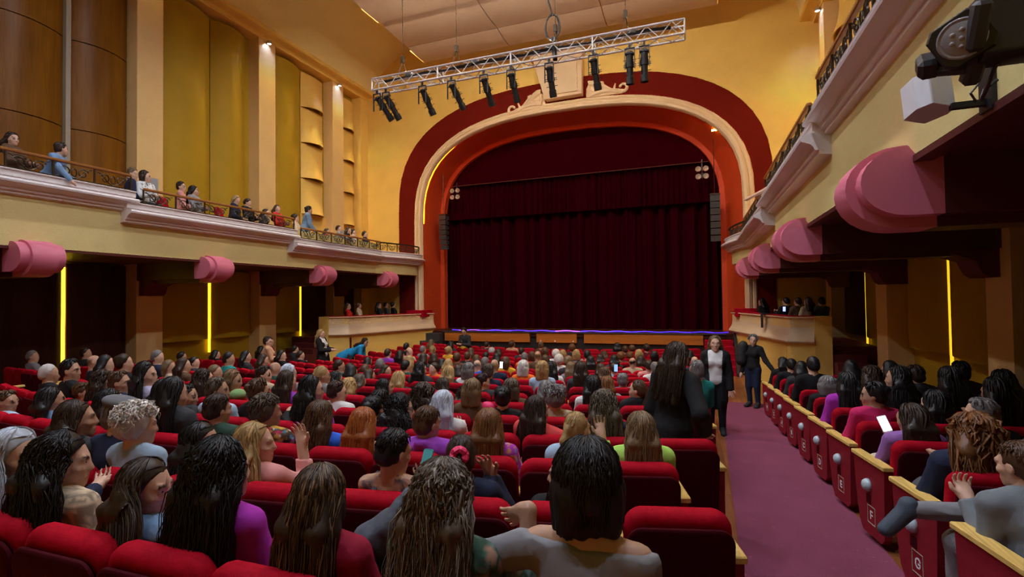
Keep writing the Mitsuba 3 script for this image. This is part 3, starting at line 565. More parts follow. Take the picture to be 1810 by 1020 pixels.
def seat_parts(hi):
    n, rg = (6, 4) if hi else (3, 2); P = {}
    tilt = lambda m: rot(m, (7, [1, 0, 0]))
    b = slab(.485, .50, .115, .075, .045 if hi else .03, n, .018, rg); b.apply_translation((0, 0, 0)); P['backrest'] = (put(tilt(b), (0, -.0, .38)), 'm_velvet', 40)
    q = slab(.476, .635, .035, .065, .012, n, .012, 2); P['back_panel'] = (put(tilt(q), (0, -.054, .19)), 'm_velvet_shaded', 40)
    c = rot(slab(.45, .46, .13, .06, .045 if hi else .03, n, 0, rg), (-90, [1, 0, 0])); P['seat_pad'] = (put(c, (0, .05, .40)), 'm_velvet', 40)
    P['armrest'] = (cat([box(.222, .278, -.02, .40, .615, .65, .008)]), 'm_arm', False)
    P['stand'] = (cat([box(.232, .268, .0, .34, .02, .62), box(.20, .30, -.02, .36, .0, .025)]), 'm_panelred', False)
    return {k: mikit.ply(m, bs, sm) for k, (m, bs, sm) in P.items()}
HI, LO = seat_parts(True), seat_parts(False)
pan = Polygon([(-.05, .64), (.44, .64), (.42, .40), (.36, .12), (.31, .05), (.02, .05), (-.03, .10)])
ENDP = {}
ENDP['end_panel'] = mikit.ply(prism(pan.buffer(-.01).buffer(.01), 'x', -.028, .028), 'm_panelred', 30)
ENDP['armrest'] = mikit.ply(box(-.042, .042, -.06, .46, .64, .675, .006), 'm_arm')
for sg in (-1, 1):
    d = rot(lathe([(0, .05), (.02, .048), (.038, .038), (.05, .02), (.054, 0), (0, -.01)], 18), (90*sg, [0, 1, 0])); ENDP['dome%d' % sg] = mikit.ply(put(d, (sg*.026, .20, .45)), 'm_dome', True)
    ENDP['reader%d' % sg] = mikit.ply(box(sg*.026, sg*.031, .165, .235, .30, .375), 'm_velvet_shaded')
    f = cat([box(sg*.027, sg*.032, .10, .22, .145, .15), box(sg*.027, sg*.032, .10, .22, .285, .29), box(sg*.027, sg*.032, .10, .105, .145, .29), box(sg*.027, sg*.032, .215, .22, .145, .29)]); ENDP['frame%d' % sg] = mikit.ply(f, 'm_trim')
LET = {}
def letter(ch, sg):
    if (ch, sg) not in LET:
        m = meshkit.text_mesh(ch, .065, .003, True); v = m.vertices - [m.bounds[:, 0].mean(), m.bounds[:, 1].mean(), 0]
        w = np.stack([sg*(.027 + v[:, 2]), .16 + sg*v[:, 0], .217 + v[:, 1]], 1); m = M_(w, m.faces)
        if m.volume < 0: m.invert()
        LET[ch, sg] = mikit.ply(m, 'm_white')
    return LET[ch, sg]
def end_parts(parent, side, x, y, th, ch):
    """aisle panel on the seat's side (-1 left, 1 right)"""
    to = T() @ place(x, y, th) @ T().translate([side*.272, 0, 0]); sd = str(side)
    for nm, key in (('end_panel', 'end_panel'), ('armrest', 'armrest'), ('aisle_dome', 'dome'+sd), ('reader', 'reader'+sd), ('plate_frame', 'frame'+sd)):
        part(parent, nm, {**ENDP[key if key in ENDP else key], 'to_world': to}, {'aisle_dome': 'pale blue aisle dome', 'armrest': 'light wooden armrest'}.get(nm))
    part(parent, 'plate_letter', {**letter(ch, side), 'to_world': to})
SEATS = []
NROW = 18
for k in range(NROW):
    xe = .13 if k % 2 else -.12; yc, r = row_centre(k); th0 = math.asin((xe-XC)/r); dth = SW/r; n = 0
    while True:
        th = th0 - dth*(n+.5); x = XC + r*math.sin(th)
        if x < -9.4 or n > 19: break
        SEATS.append((math.hypot(x, yc-r*math.cos(th)), 'M', k, n, x, yc - r*math.cos(th), th)); n += 1
for blk in 'RL':
    for k in range(-1 if blk == 'R' else 2, 10 if blk == 'R' else 9):
        for i in range(4):
            x, y, th = side_pos(blk, k, i); SEATS.append((math.hypot(x, y), blk, k, i, x, y, th))
SEATS.sort(); rest = []
BLK = {'M': 'middle block', 'R': 'the right block', 'L': 'the left block'}
RN = {'M': 0, 'R': 1, 'L': -2}
for num, (d, blk, k, i, x, y, th) in enumerate(SEATS):
    if num >= 296: rest.append((x, y, th)); continue
    rr = ORD[k + RN[blk]]; fr = {'M': 'right aisle', 'R': 'aisle', 'L': 'left aisle'}[blk]
    s = thing('theatre_seat', 'red velvet seat, %s from the %s in the %s row of %s' % (ORD[i], fr, rr if rr != 'first' else 'nearest', BLK[blk]), 'theatre seat', 'red velvet theatre seats')
    to = place(x, y, th)
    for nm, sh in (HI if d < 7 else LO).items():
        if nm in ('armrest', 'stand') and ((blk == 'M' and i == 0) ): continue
        part(s, nm, {**sh, 'to_world': to}, {'back_panel': 'red velvet rear panel with shade in its colour', 'armrest': 'light wooden armrest'}.get(nm))
    if i == 0: end_parts(s, {'M': 1, 'R': -1, 'L': 1}[blk], x, y, th, 'IHGFEDCBAIHGFEDCBA'[k + RN[blk]] if blk == 'R' else 'RQPONMLKJIHGFEDCBA'[k])
v0 = meshkit.WRITTEN[LO['backrest']['filename']]; far = []
for x, y, th in rest:
    M = np.array(place(x, y, th).matrix)
    for nm in ('backrest', 'seat_pad'):
        v, f = meshkit.WRITTEN[LO[nm]['filename']][:2]; far.append(M_(v @ M[:3, :3].T + M[:3, 3], f))
if far: one('distant_seats', mikit.ply(cat(far), 'm_velvet', 40), 'red velvet seats of the front rows near the stage and far left', 'theatre seats', kind='stuff')
# ================================================================ people
def vcol(key, rough, **kw): scene[key] = {'type': 'twosided', 'b': {'type': 'principled', 'base_color': {'type': 'mesh_attribute', 'name': 'vertex_color'}, 'roughness': rough, **kw}}
vcol('m_skin', 0.5, specular=0.4); vcol('m_hair', 0.46, specular=0.36); vcol('m_cloth', 0.85, sheen=0.3, specular=0.2)
def sdf(prims, res, k=0.03, pad=0.03, post=None):
    """surface of the smooth union of prims: ('c', a, b, ra, rb) tapered capsules and ('e', centre, 3x3 axes, radii) ellipsoids"""
    lo, hi = [], []
    for p in prims:
        if p[0] == 'c': r = max(p[3], p[4]); lo.append(np.minimum(p[1], p[2]) - r); hi.append(np.maximum(p[1], p[2]) + r)
        else: e = np.abs(p[2] * p[3]).sum(1) if p[2] is not None else np.asarray(p[3]); lo.append(p[1]-e); hi.append(p[1]+e)
    lo, hi = np.array(lo), np.array(hi); o = lo.min(0) - pad; n = np.ceil((hi.max(0) + pad - o)/res).astype(int) + 1
    D = np.full(n, 0.5, np.float32); ax = [o[i] + res*np.arange(n[i], dtype=np.float32) for i in range(3)]
    for p, l, h in zip(prims, lo, hi):
        i0 = np.maximum(((l-o-k-2*res)/res).astype(int), 0); i1 = np.minimum(((h-o+k+2*res)/res).astype(int)+2, n)
        X, Y, Z = np.meshgrid(*[ax[i][i0[i]:i1[i]].astype(np.float32) for i in range(3)], indexing='ij')
        if p[0] == 'c':
            a, b = np.asarray(p[1], np.float32), np.asarray(p[2], np.float32); ba = b-a; L = float(ba@ba) + 1e-9
            X, Y, Z = X-a[0], Y-a[1], Z-a[2]; t = np.clip((X*ba[0]+Y*ba[1]+Z*ba[2])/L, 0, 1)
            d = np.sqrt((X-t*ba[0])**2 + (Y-t*ba[1])**2 + (Z-t*ba[2])**2) - (p[3] + (p[4]-p[3])*t)
        else:
            c, A, r = p[1], p[2], p[3]; X, Y, Z = X-c[0], Y-c[1], Z-c[2]
            if A is not None: X, Y, Z = [X*A[0, i]+Y*A[1, i]+Z*A[2, i] for i in range(3)]
            q = np.sqrt((X/r[0])**2 + (Y/r[1])**2 + (Z/r[2])**2); g = np.sqrt((X/r[0]**2)**2 + (Y/r[1]**2)**2 + (Z/r[2]**2)**2) + 1e-6
            d = q*(q-1)/g
        s = tuple(slice(a, b) for a, b in zip(i0, i1)); E = D[s]
        kk = p[5] if len(p) > 5 else k; hh = np.maximum(kk - np.abs(E-d), 0)/kk; D[s] = np.minimum(E, d) - hh*hh*kk/4
    if post is not None:
        X, Y, Z = np.meshgrid(*ax, indexing='ij'); D = post(D, X, Y, Z)
    # naive surface nets
    D[0], D[-1] = 1, 1; D[:, 0], D[:, -1] = 1, 1; D[:, :, 0], D[:, :, -1] = 1, 1
    ins = D < 0; m = np.array(n)-1; cnt = np.zeros(m, np.int8)
    for a, b, c in np.ndindex(2, 2, 2): cnt += ins[a:a+m[0], b:b+m[1], c:c+m[2]]
    act = (cnt > 0) & (cnt < 8); idx = np.full(m, -1); ci = np.argwhere(act); idx[act] = np.arange(len(ci))
    acc = np.zeros((len(ci), 3)); num = np.zeros(len(ci))
    for ax_ in range(3):
        for a, b in np.ndindex(2, 2):
            off = [0, 0, 0]; oth = [i for i in range(3) if i != ax_]; off[oth[0]], off[oth[1]] = a, b
            p0 = ci + off; p1 = p0.copy(); p1[:, ax_] += 1; d0, d1 = D[tuple(p0.T)], D[tuple(p1.T)]
            x = (d0 < 0) != (d1 < 0); t = np.where(x, d0/np.where(x, d0-d1, 1), 0); q = np.zeros((len(ci), 3)); q[:] = off; q[:, ax_] = t
            acc[x] += q[x]; num += x
    V = o + res*(ci + acc/np.maximum(num, 1)[:, None]); F = []
    for ax_ in range(3):
        u, w = (ax_+1) % 3, (ax_+2) % 3; sl0 = [slice(None)]*3; sl1 = [slice(None)]*3; sl0[ax_] = slice(0, -1); sl1[ax_] = slice(1, None)
        e0, e1 = ins[tuple(sl0)], ins[tuple(sl1)]
        for sgn, E in ((1, e0 & ~e1), (-1, ~e0 & e1)):
            p = np.argwhere(E)
            if not len(p): continue
            q = []
            for a, b in ((0, 0), (-1, 0), (-1, -1), (0, -1)):
                r = p.copy(); r[:, u] += a; r[:, w] += b; q.append(idx[tuple(r.T)])
            q = np.stack(q, 1); q = q if sgn > 0 else q[:, ::-1]; F += [q[:, :3], q[:, [0, 2, 3]]]
    return V, np.vstack(F)
def smooth_simplify(V, F, tol):
    if tol:
        try:
            import manifold3d
            mm = Manifold(manifold3d.Mesh(V.astype(np.float32), F.astype(np.uint32)))
            if mm.num_tri() > 0: r = mm.simplify(tol).to_mesh(); return np.array(r.vert_properties[:, :3], float), np.array(r.tri_verts, int)
        except Exception: pass
    return V, F
def Rx(a): c, s = math.cos(math.radians(a)), math.sin(math.radians(a)); return np.array([[1, 0, 0], [0, c, -s], [0, s, c]])
def Ry(a): c, s = math.cos(math.radians(a)), math.sin(math.radians(a)); return np.array([[c, 0, s], [0, 1, 0], [-s, 0, c]])
def Rz(a): c, s = math.cos(math.radians(a)), math.sin(math.radians(a)); return np.array([[c, -s, 0], [s, c, 0], [0, 0, 1]])
A3 = lambda *x: np.array(x, float)
# arm poses: elbow and wrist relative to the shoulder, in the torso's frame, for the right arm (x mirrored for the left)
ARMS = {'lap': ((.05, .06, -.27), (-.06, .28, -.30)), 'rest': ((.10, .02, -.27), (.10, .27, -.27)), 'chin': ((.02, .20, -.20), (-.09, .20, .03)), 'phone': ((.05, .10, -.24), (-.09, .33, -.14)),
        'down': ((.05, -.01, -.29), (.07, .06, -.54)), 'hip': ((.20, -.06, -.22), (.03, .05, -.40)), 'gest': ((.07, .20, -.20), (.10, .33, .03)), 'seat': ((.24, .12, -.07), (.40, .33, -.02)),
        'out': ((.22, .16, -.04), (.36, .40, .03)), 'point': ((.05, .28, -.02), (.02, .55, .05)), 'up': ((.08, .18, -.15), (.02, .24, .10)), 'ear': ((.10, .14, -.22), (.0, .10, .06)), 'back': ((.26, -.12, -.10), (.45, -.30, -.14)),
        'fwd': ((.04, .26, -.14), (.0, .50, -.18))}
def fingers(w, d, n, curl, s, fine):
    """hand from the wrist w, pointing along d, back of the hand facing n; five fingers of different lengths"""
    d = d/np.linalg.norm(d); n = n - d*(n@d); n /= np.linalg.norm(n); x = np.cross(d, n)*s; P = []
    palm = w + d*.045; P.append(('c', w, w + d*.03, .026, .028))
    for k in (-1, 0, 1): P.append(('c', w + d*.03 + x*k*.018, w + d*.082 + x*k*.021, .017, .015))
    for i, (o, L) in enumerate(((-.030, .062), (-.010, .074), (.011, .070), (.031, .054))):
        a = w + d*.080 + x*o*1.1; q = a; e = d + x*o*4.5; e /= np.linalg.norm(e); r = .0092
        for j, f in enumerate((.45, .32, .23)):
            c = curl*(0.5 + .5*j); e = e*math.cos(c) - n*math.sin(c) if j == 0 else e*math.cos(curl*.7) - np.cross(np.cross(e, n), e)/1.0*math.sin(curl*.7); e /= np.linalg.norm(e)
            b = q + e*L*f*1.15; P.append(('c', q, b, r, r-.0012, .005)); q = b; r -= .0010
    th = w + d*.02 - x*.028; t1 = th + (d*.6 - x*.75 - n*.25)*.040; t2 = t1 + (d*.9 - x*.25 - n*.35)*.032
    P += [('c', w + d*.01 - x*.012, th, .019, .016), ('c', th, t1, .014, .012, .010), ('c', t1, t2, .012, .0095, .005)]
    return P
def skeleton(pose='sit', lean=-6, twist=0, hy=0, hp=4, hr=0, arms=('lap', 'lap'), side=0, legs=None, fem=1.0, curl=.5, hdir=None):
    J = {'hdir': hdir}; sit = pose == 'sit'
    J['hip'] = A3(0, .17, .535) if sit else A3(0, 0, .895)
    J['Rt'] = Rz(twist) @ Ry(side) @ Rx(-lean); U = lambda v: J['hip'] + J['Rt'] @ A3(*v); J['U'] = U
    J['neck'] = U((0, -.015, .50)); J['Rh'] = Rz(hy) @ Rx(-hp) @ Ry(hr)
    J['head'] = J['neck'] + J['Rt'] @ A3(0, .0, .014) + (J['Rh']*.5 + np.eye(3)*.5) @ A3(0, .022, .095)
    sw = .160*(1.08 if fem < .5 else .95)
    for s, nm in ((1, 'R'), (-1, 'L')):
        J['sh'+nm] = U((s*sw, -.005, .418)); a = arms[0 if s > 0 else 1]; a = ARMS[a] if isinstance(a, str) else a
        J['el'+nm] = J['sh'+nm] + J['Rt'] @ (A3(*a[0])*(s, 1, 1)); J['wr'+nm] = J['sh'+nm] + J['Rt'] @ (A3(*a[1])*(s, 1, 1))
        if legs: J['th'+nm], J['kn'+nm], J['an'+nm], J['to'+nm] = [A3(*q) for q in legs[0 if s > 0 else 1]]
        elif sit: J['th'+nm] = A3(s*.095, .19, .49); J['kn'+nm] = A3(s*.11, .60, .50); J['an'+nm] = A3(s*.10, .62, .09); J['to'+nm] = A3(s*.12, .78, .04)
        else: J['th'+nm] = A3(s*.09, 0, .86); J['kn'+nm] = A3(s*.09, .02, .48); J['an'+nm] = A3(s*.09, -.03, .09); J['to'+nm] = A3(s*.11, .13, .035)
    return J
def torso_prims(J, g=0.0, fem=1.0, trap=True):
    U, R = J['U'], J['Rt']; w = .94 if fem > .5 else 1.04
    P = [('e', U((0, .0, .02)), R, (.165*w+g, .115+g, .12+g)), ('e', U((0, .005, .17)), R, (.140*w+g, .105+g, .15+g)), ('e', U((0, .0, .33)), R, (.158*w+g, .108+g, .15+g)),
         ('c', U((-.085, -.01, .415)), U((.085, -.01, .415)), .058+g, .058+g)]
    if fem > .5: P += [('e', U((s*.07, .085, .30)), R, (.062+g, .055+g, .062+g)) for s in (-1, 1)]
    for s, nm in ((1, 'R'), (-1, 'L')):
        if trap: P.append(('c', U((s*.022, -.022, .478)), J['sh'+nm], .036+g, .050+g))
    return P
def arm_prims(J, g=0.0, sleeve='long', sides='RL'):
    P = []
    for nm in sides:
        s, e, w = J['sh'+nm], J['el'+nm], J['wr'+nm]
        if sleeve == 'none': continue
        if sleeve == 'short': P += [('c', s, s + (e-s)*.62, .053+g, .049+g)]; continue
        P += [('c', s, e, .052+g, .042+g), ('c', e, e + (w-e)*(.96 if sleeve == 'long' else .6), .043+g, .033+g)]
    return P
def leg_prims(J, g=0.0):
    P = []
    for nm in 'RL': P += [('c', J['th'+nm], J['kn'+nm], .085+g, .060+g), ('c', J['kn'+nm], J['an'+nm], .056+g, .040+g)]
    return P
def head_prims(J, fine):
    R = J['Rh']; H = lambda *v: J['head'] + R @ A3(*v)
    P = [('e', H(0, -.012, .032), R, (.075, .095, .095)), ('e', H(0, .030, -.030), R, (.060, .066, .086)), ('c', H(-.035, .0, -.055), H(-.012, .07, -.095), .026, .018), ('c', H(.035, .0, -.055), H(.012, .07, -.095), .026, .018),
         ('c', H(0, .090, .012), H(0, .108, -.028), .008, .0135), ('e', H(0, .088, -.070), R, (.026, .016, .016)), ('e', H(0, .075, -.102), R, (.022, .022, .016)), ('c', H(-.042, .074, .030), H(.042, .074, .030), .014, .014),
         ('e', H(-.040, .058, -.022), R, (.026, .028, .022)), ('e', H(.040, .058, -.022), R, (.026, .028, .022))]
    P += [('e', H(s*.078, -.006, -.008), R @ Rz(s*20), (.010, .023, .032)) for s in (-1, 1)]
    P += [('c', H(0, -.025, -.045), J['neck'] + J['Rt'] @ A3(0, 0, -.03), .052, .060)]
    return P
GC = {}
def body_mesh(sk, fem, fine, res, tol):
    key = ('body', repr(sorted(sk.items(), key=str)), fem, fine, res)
    if key not in GC:
        J = skeleton(fem=fem, **sk); P = torso_prims(J, 0, fem) + arm_prims(J) + (leg_prims(J) if sk.get('pose') == 'stand' or sk.get('legs') else [])
        for s, nm in ((1, 'R'), (-1, 'L')):
            w, e = J['wr'+nm], J['el'+nm]; d = w-e
            if J['hdir'] and J['hdir'][s < 0]: d = J['Rt'] @ A3(*J['hdir'][s < 0])
            n = np.cross(d, J['Rt'][:, 0]*1.0); n = n if np.linalg.norm(n) > 1e-3 else J['Rt'][:, 1]
            if fine: P += fingers(w, d, n, sk.get('curl', .5), s, True)
            else: d = d/np.linalg.norm(d); P += [('c', w, w + d*.07, .03, .034), ('c', w + d*.07, w+d*.13, .030, .020)]
        if sk.get('pose') == 'stand' or sk.get('legs'): P += [('c', J['an'+nm], J['to'+nm], .04, .035) for nm in 'RL']
        big = [p for p in P]
        V, F = sdf([p for p in big if len(p) < 6] + head_prims(J, fine) + [p for p in big if len(p) > 5], res, .022); V, F = smooth_simplify(V, F, tol); GC[key] = (J, V, F)
    return GC[key]
def cloth_mesh(sk, fem, kind, res, tol, seed=0):
    """kind: (what, sleeve) - top, coat or trousers"""
    key = ('cl', repr(sorted(sk.items(), key=str)), fem, kind, res, seed)
    if key not in GC:
        J = skeleton(fem=fem, **sk); what, sleeve = kind
        if what == 'trousers': P = leg_prims(J, .014) + [('e', J['U']((0, .0, .0)), J['Rt'], (.160, .118, .115))]
        elif what == 'tank':
            P = [p for p in torso_prims(J, .012, fem, False)][:3]; P[2] = ('e', J['U']((0, .0, .27)), J['Rt'], (.165, .118, .12))
        else:
            g = {'top': .014, 'scoop': .014, 'inner': .012}.get(what, .026)
            P = torso_prims(J, g, fem) + arm_prims(J, g, sleeve)
            if what in ('coat', 'opencoat'): P += [('c', J['U']((s*.02, -.05, .485)), J['U']((s*.09, -.02, .47)), .052, .056) for s in (-1, 1)] + ([('c', J['U']((0, 0, -.02)), J['U']((0, .0, -.30)), .175, .19)] if sk.get('pose') == 'stand' else [])
            if what == 'hood': P += [('c', J['U']((s*.055, -.085, .445)), J['U']((s*.02, -.10, .50)), .045, .04) for s in (-1, 1)]
        def post(D, X, Y, Z):
            nn = J['neck'] + J['Rt'] @ A3(0, .01, .0); R = J['Rt']; q = [X-nn[0], Y-nn[1], Z-nn[2]]
            z = q[0]*R[0, 2]+q[1]*R[1, 2]+q[2]*R[2, 2]; y = q[0]*R[0, 1]+q[1]*R[1, 1]+q[2]*R[2, 1]
            cutz = {'top': .012, 'scoop': -.045, 'inner': .012, 'coat': .05, 'opencoat': .04, 'hood': .03}.get(what)
            if cutz is not None: D = np.maximum(D, (z - cutz + .35*np.maximum(y, 0))*.8)
            if what == 'opencoat':
                hp_ = J['hip']; x = (X-hp_[0])*R[0, 0] + (Y-hp_[1])*R[1, 0] + (Z-hp_[2])*R[2, 0]; D = np.maximum(D, np.minimum(y + .0, .095 + .05*np.clip(z+.45, -.4, .5) - np.abs(x)))
            if res < .015: D = D + .0055*(meshkit.fbm(np.stack([X*9+seed, Y*9, Z*5+3], -1), 2, seed) - .5)*2
            return D
        V, F = sdf(P, res, .03, post=post); V, F = smooth_simplify(V, F, tol); GC[key] = (V, F)
    return GC[key]
# hair: (volume, drop below the head's centre in metres or None, wave, locks, width)
STY = {'L': (.014, .36, .004, 1.0, 1.0), 'W': (.020, .36, .016, 1.0, 1.1), 'C': (.040, .24, .022, 1.3, 1.35), 'B': (.018, .13, .004, .8, 1.05), 'S': (.010, None, .003, .7, 1), 'U': (.014, None, .003, .7, 1), 'P': (.008, None, .004, .8, 1),
       'M': (.026, None, .012, .9, 1), 'Q': (.036, None, .020, 1.2, 1), 'X': None, 'T': (.006, None, .002, .3, 1), 'H': (.010, .30, .004, .8, 1), 'K': (.016, .24, .006, .9, 1.0), 'N': (.012, .42, .006, .9, .6), 'Z': (.034, .44, .016, 1.35, 1.25), 'none': None, 'D': (.032, .098, .006, 1.1, 1.0)}
def hairline(z): return np.interp(z, [-.14, -.06, .0, .045, .080, .10, .115, .128], [-.035, -.018, .016, .030, .050, .074, .105, .15])
def hair_mesh(sk, fem, st, lod, seed):
    """lod 0 far, 1 middle, 2 near; returns vertices, triangles, lock number per vertex (-1 for the base)"""
    key = ('hair', repr(sorted(sk.items(), key=str)), fem, st, lod, seed)
    if key in GC: return GC[key]
    J = skeleton(fem=fem, **sk); R = J['Rh']; hd = J['head']; H = lambda *v: hd + R @ A3(*v); vol, drop, wave, nl, wid = STY[st]
    rad = np.array([.079, .100, .098]) + vol*np.array([1, .95, .75]); c = A3(0, -.013, .036)
    P = [('e', H(*c), R, tuple(rad))]; neckz = (J['Rt'].T @ (J['neck'] - J['hip']))[2]; hz = (J['Rt'].T @ (hd - J['hip']))
    Ut = lambda x, y, z: J['hip'] + J['Rt'] @ A3(x, y, z)
    def ends(x, L):                                       # where a strand from the head at lateral x ends, down the back
        z = hz[2] - L; y = -.150 - vol*.5 if z < neckz - .02 else -.10 - vol*.5; return Ut(x, y, z), Ut(x*.96, -.095 - vol*.6, neckz + .05)
    P.append(('e', H(0, -.055, -.02), R, (.066+vol*.8, .058+vol*.8, .062)))
    if drop:
        low = drop > .17
        for x in np.linspace(-.062, .062, 4)*wid:
            e, m = ends(x*1.35, drop); s0 = H(x*1.05, -.072, -.01); r = (.029 + vol*.5)
            if low: P += [('c', s0, m, r, r*.95), ('c', m, e, r*.9, r*.55)]
            else: P += [('c', s0, H(x*1.15, -.062, -drop), r, r*.8)]
        for s in (-1, 1):
            q = H(s*(.076+vol*.4), -.020, .0)
            if low: P += [('c', q, Ut(s*.088*wid, -.045, neckz+.03), .026+vol*.5, .03+vol*.5), ('c', Ut(s*.088*wid, -.045, neckz+.03), Ut(s*.105*wid, -.125, hz[2]-drop*.92), .03+vol*.4, .02+vol*.2)]
            else: P += [('c', q, H(s*(.074+vol*.6), -.012, -drop*.95), .026+vol*.5, .022+vol*.4)]
    if st == 'U': P += [('e', H(0, -.115, .055), R, (.045, .040, .042))]
    if st == 'P':
        e, m = ends(.0, .32); P += [('e', H(0, -.105, .03), R, (.022, .022, .022)), ('c', H(0, -.115, .02), H(0, -.145, -.06), .026, .032), ('c', H(0, -.145, -.06), e, .032, .016)]
    def post(D, X, Y, Z):
        q = [X-hd[0], Y-hd[1], Z-hd[2]]; x, y, z = [q[0]*R[0, i]+q[1]*R[1, i]+q[2]*R[2, i] for i in range(3)]
        D = D + (.0075 if lod else .005)*(meshkit.noise(np.stack([np.arctan2(x, -y+.03)*(8.5 if lod >= 2 else 6), z*5 + 2*x, 0*z + seed], -1)) - .5)*2*np.clip(1.4 - 6*np.maximum(z - .03, 0)/.1, .25, 1)
        D = D + (.010 + .55*vol)*np.clip((y + .015)/.075, 0, 1)*np.clip((z + .02)/.04, 0, 1)
        D = np.maximum(D, (y - hairline(z))*.85)
        if st == 'S': D = np.maximum(D, (-.062 - z - .35*np.maximum(-y-.02, 0))*.9)
        if lod and st in 'MQCWS': D = D + (.010 if st in 'QC' else .005)*(meshkit.fbm(np.stack([X, Y, Z], -1)*(48 if st in 'QC' else 30) + seed, 2) - .5)*2
        return D
    V, F = sdf(P, (.024, .017, .012, .011)[lod], .025, post=post); V, F = smooth_simplify(V, F, (.0035, .0022, .0014, .0014)[lod]); lk = np.full(len(V), -1)
    n = int((0, 75, 300, 620)[lod]*nl)
    if n and st != 'X':
        rng = np.random.default_rng(seed+7); np_ = (0, 8, 10, 12)[lod]; tt = np.linspace(0, 1, np_); QQ, RR = [], []
        part_x = rng.uniform(-.03, .03)
        for i in range(n):
            phi = rng.uniform(-1, 1)*(104 if drop else 125); ph = math.radians(phi); rr = rad*(1.0 + rng.uniform(.0, .05)); am = math.radians(rng.uniform(88, 108) if drop else rng.uniform(70, 112) if abs(phi) < 70 else rng.uniform(50, 80))
            al = np.linspace(math.radians(rng.uniform(4, 40)), am, 7); pts = [c + rr*A3(math.sin(a)*math.sin(ph) + part_x*(1-math.sin(a)), -math.sin(a)*math.cos(ph), math.cos(a)) for a in al]
            if i % 5 == 0 and abs(part_x) < 1:
                sd_ = 1 if rng.random() < .5 else -1; u0 = rng.uniform(.0, .9); rr = rad - vol*.45; pts = [c + rr*A3(*v)/np.linalg.norm(A3(*v)) for v in ((sd_*u0*.5, .62 - .25*u0, .80), (sd_*(.35+.35*u0), .35 - .2*u0, .75), (sd_*(.7+.15*u0), .05, .5 - .15*u0), (sd_*.95, -.30, .10), (sd_*.85, -.50, -.25))]; ph = math.radians(sd_*rng.uniform(55, 100))
                if not drop: pts = [c + rr*A3(*v)/np.linalg.norm(A3(*v)) for v in ((sd_*u0*.6, .62 - .3*u0, .80), (sd_*u0*.6, .15, .95 - .2*u0), (sd_*u0*.6, -.4, .9 - .2*u0))]
            if st == 'P': pts = [p*(1-w) + A3(0, -.118, .025)*w for p, w in zip(pts, np.linspace(0, 1, len(pts))**1.7)]
            pts = [H(*p) for p in pts]
            if drop:
                L = drop*rng.uniform(.72, 1.06); x = math.sin(ph)*.088*wid*rng.uniform(.7, 1.15)
                if drop > .17: e, m = ends(x*1.4, L); ou = rng.uniform(.018, .034) + vol*.5; m = m + J['Rt'] @ A3(0, (1-math.cos(ph))*.05 - ou, 0); e = e + J['Rt'] @ A3(0, (1-math.cos(ph))*.03 - ou*.8, 0); pts += [m*.5 + pts[-1]*.5 + R @ A3(0, -.006, 0), m, (m+e)/2, e]
                else: pts += [H(math.sin(ph)*(rad[0]+.004), -math.cos(ph)*(rad[1]-.004), -L*.6), H(math.sin(ph)*(rad[0]-.004), -math.cos(ph)*(rad[1]-.018), -L)]
            elif st == 'P': e, m = ends(rng.uniform(-.03, .03), .34*rng.uniform(.7, 1.05)); pts += [H(rng.uniform(-.02, .02), -.15, -.05), e]
            pts = np.array(pts); x_ = tt*(len(pts)-1); i0 = np.minimum(x_.astype(int), len(pts)-2); f_ = (x_-i0)[:, None]; q = pts[i0]*(1-f_) + pts[i0+1]*f_; q[1:-1] = q[1:-1]*.5 + .25*(q[:-2]+q[2:])
            fr = rng.uniform(8, 22, 3); q = q + wave*np.minimum(tt*2.2, 1)[:, None]*np.sin(tt[:, None]*fr + rng.uniform(0, 6, 3)); QQ.append(q); RR.append((0, .014, .0074, .0052)[lod]*rng.uniform(.6, 1.25))
        Q, rr_ = np.array(QQ), np.array(RR)[:, None]*np.interp(tt, [0, .12, .6, 1], [.35, 1, .95, .15]); t = np.gradient(Q, axis=1); t /= np.linalg.norm(t, axis=2, keepdims=True) + 1e-9
        ref = rng.normal(size=(len(Q), 1, 3)); u = np.cross(t, ref); u /= np.linalg.norm(u, axis=2, keepdims=True) + 1e-9; w_ = np.cross(t, u); an = np.arange(3)*2*np.pi/3
        LV = (Q[:, :, None] + rr_[:, :, None, None]*(np.cos(an)[:, None]*u[:, :, None] + np.sin(an)[:, None]*w_[:, :, None])).reshape(-1, 3)
        ii, kk = np.meshgrid(np.arange(np_-1), np.arange(3), indexing='ij'); l = (kk+1) % 3; qd = np.stack([ii*3+kk, ii*3+l, (ii+1)*3+l, (ii+1)*3+kk], -1).reshape(-1, 4); qd = np.vstack([qd[:, :3], qd[:, [0, 2, 3]]])
        LF = (qd[None] + (np.arange(len(Q))*np_*3)[:, None, None]).reshape(-1, 3) + len(V); lk = np.concatenate([lk, np.repeat(np.arange(len(Q)), np_*3)]); V, F = np.vstack([V, LV]), np.vstack([F, LF])
    GC[key] = (V, F, lk); return GC[key]
SKIN = {'l': (.56, .34, .24), 'm': (.44, .25, .165), 't': (.33, .18, .11)}
HAIR = {'k': (.010, .009, .010), 'd': (.030, .016, .010), 'b': (.075, .036, .017), 'a': (.15, .058, .018), 'o': (.27, .075, .016), 'y': (.36, .23, .090), 'g': (.16, .15, .15), 'w': (.58, .55, .52), 's': (.42, .46, .53), 'm': (.085, .062, .045), 'h': (.16, .10, .05), 'n': (.025, .010, .012)}
HN = {'k': 'black', 'd': 'dark brown', 'b': 'brown', 'a': 'auburn', 'o': 'copper red', 'y': 'blond', 'g': 'grey', 'w': 'white', 's': 'silver', 'm': 'greying brown', 'h': 'light brown', 'n': 'dark maroon'}
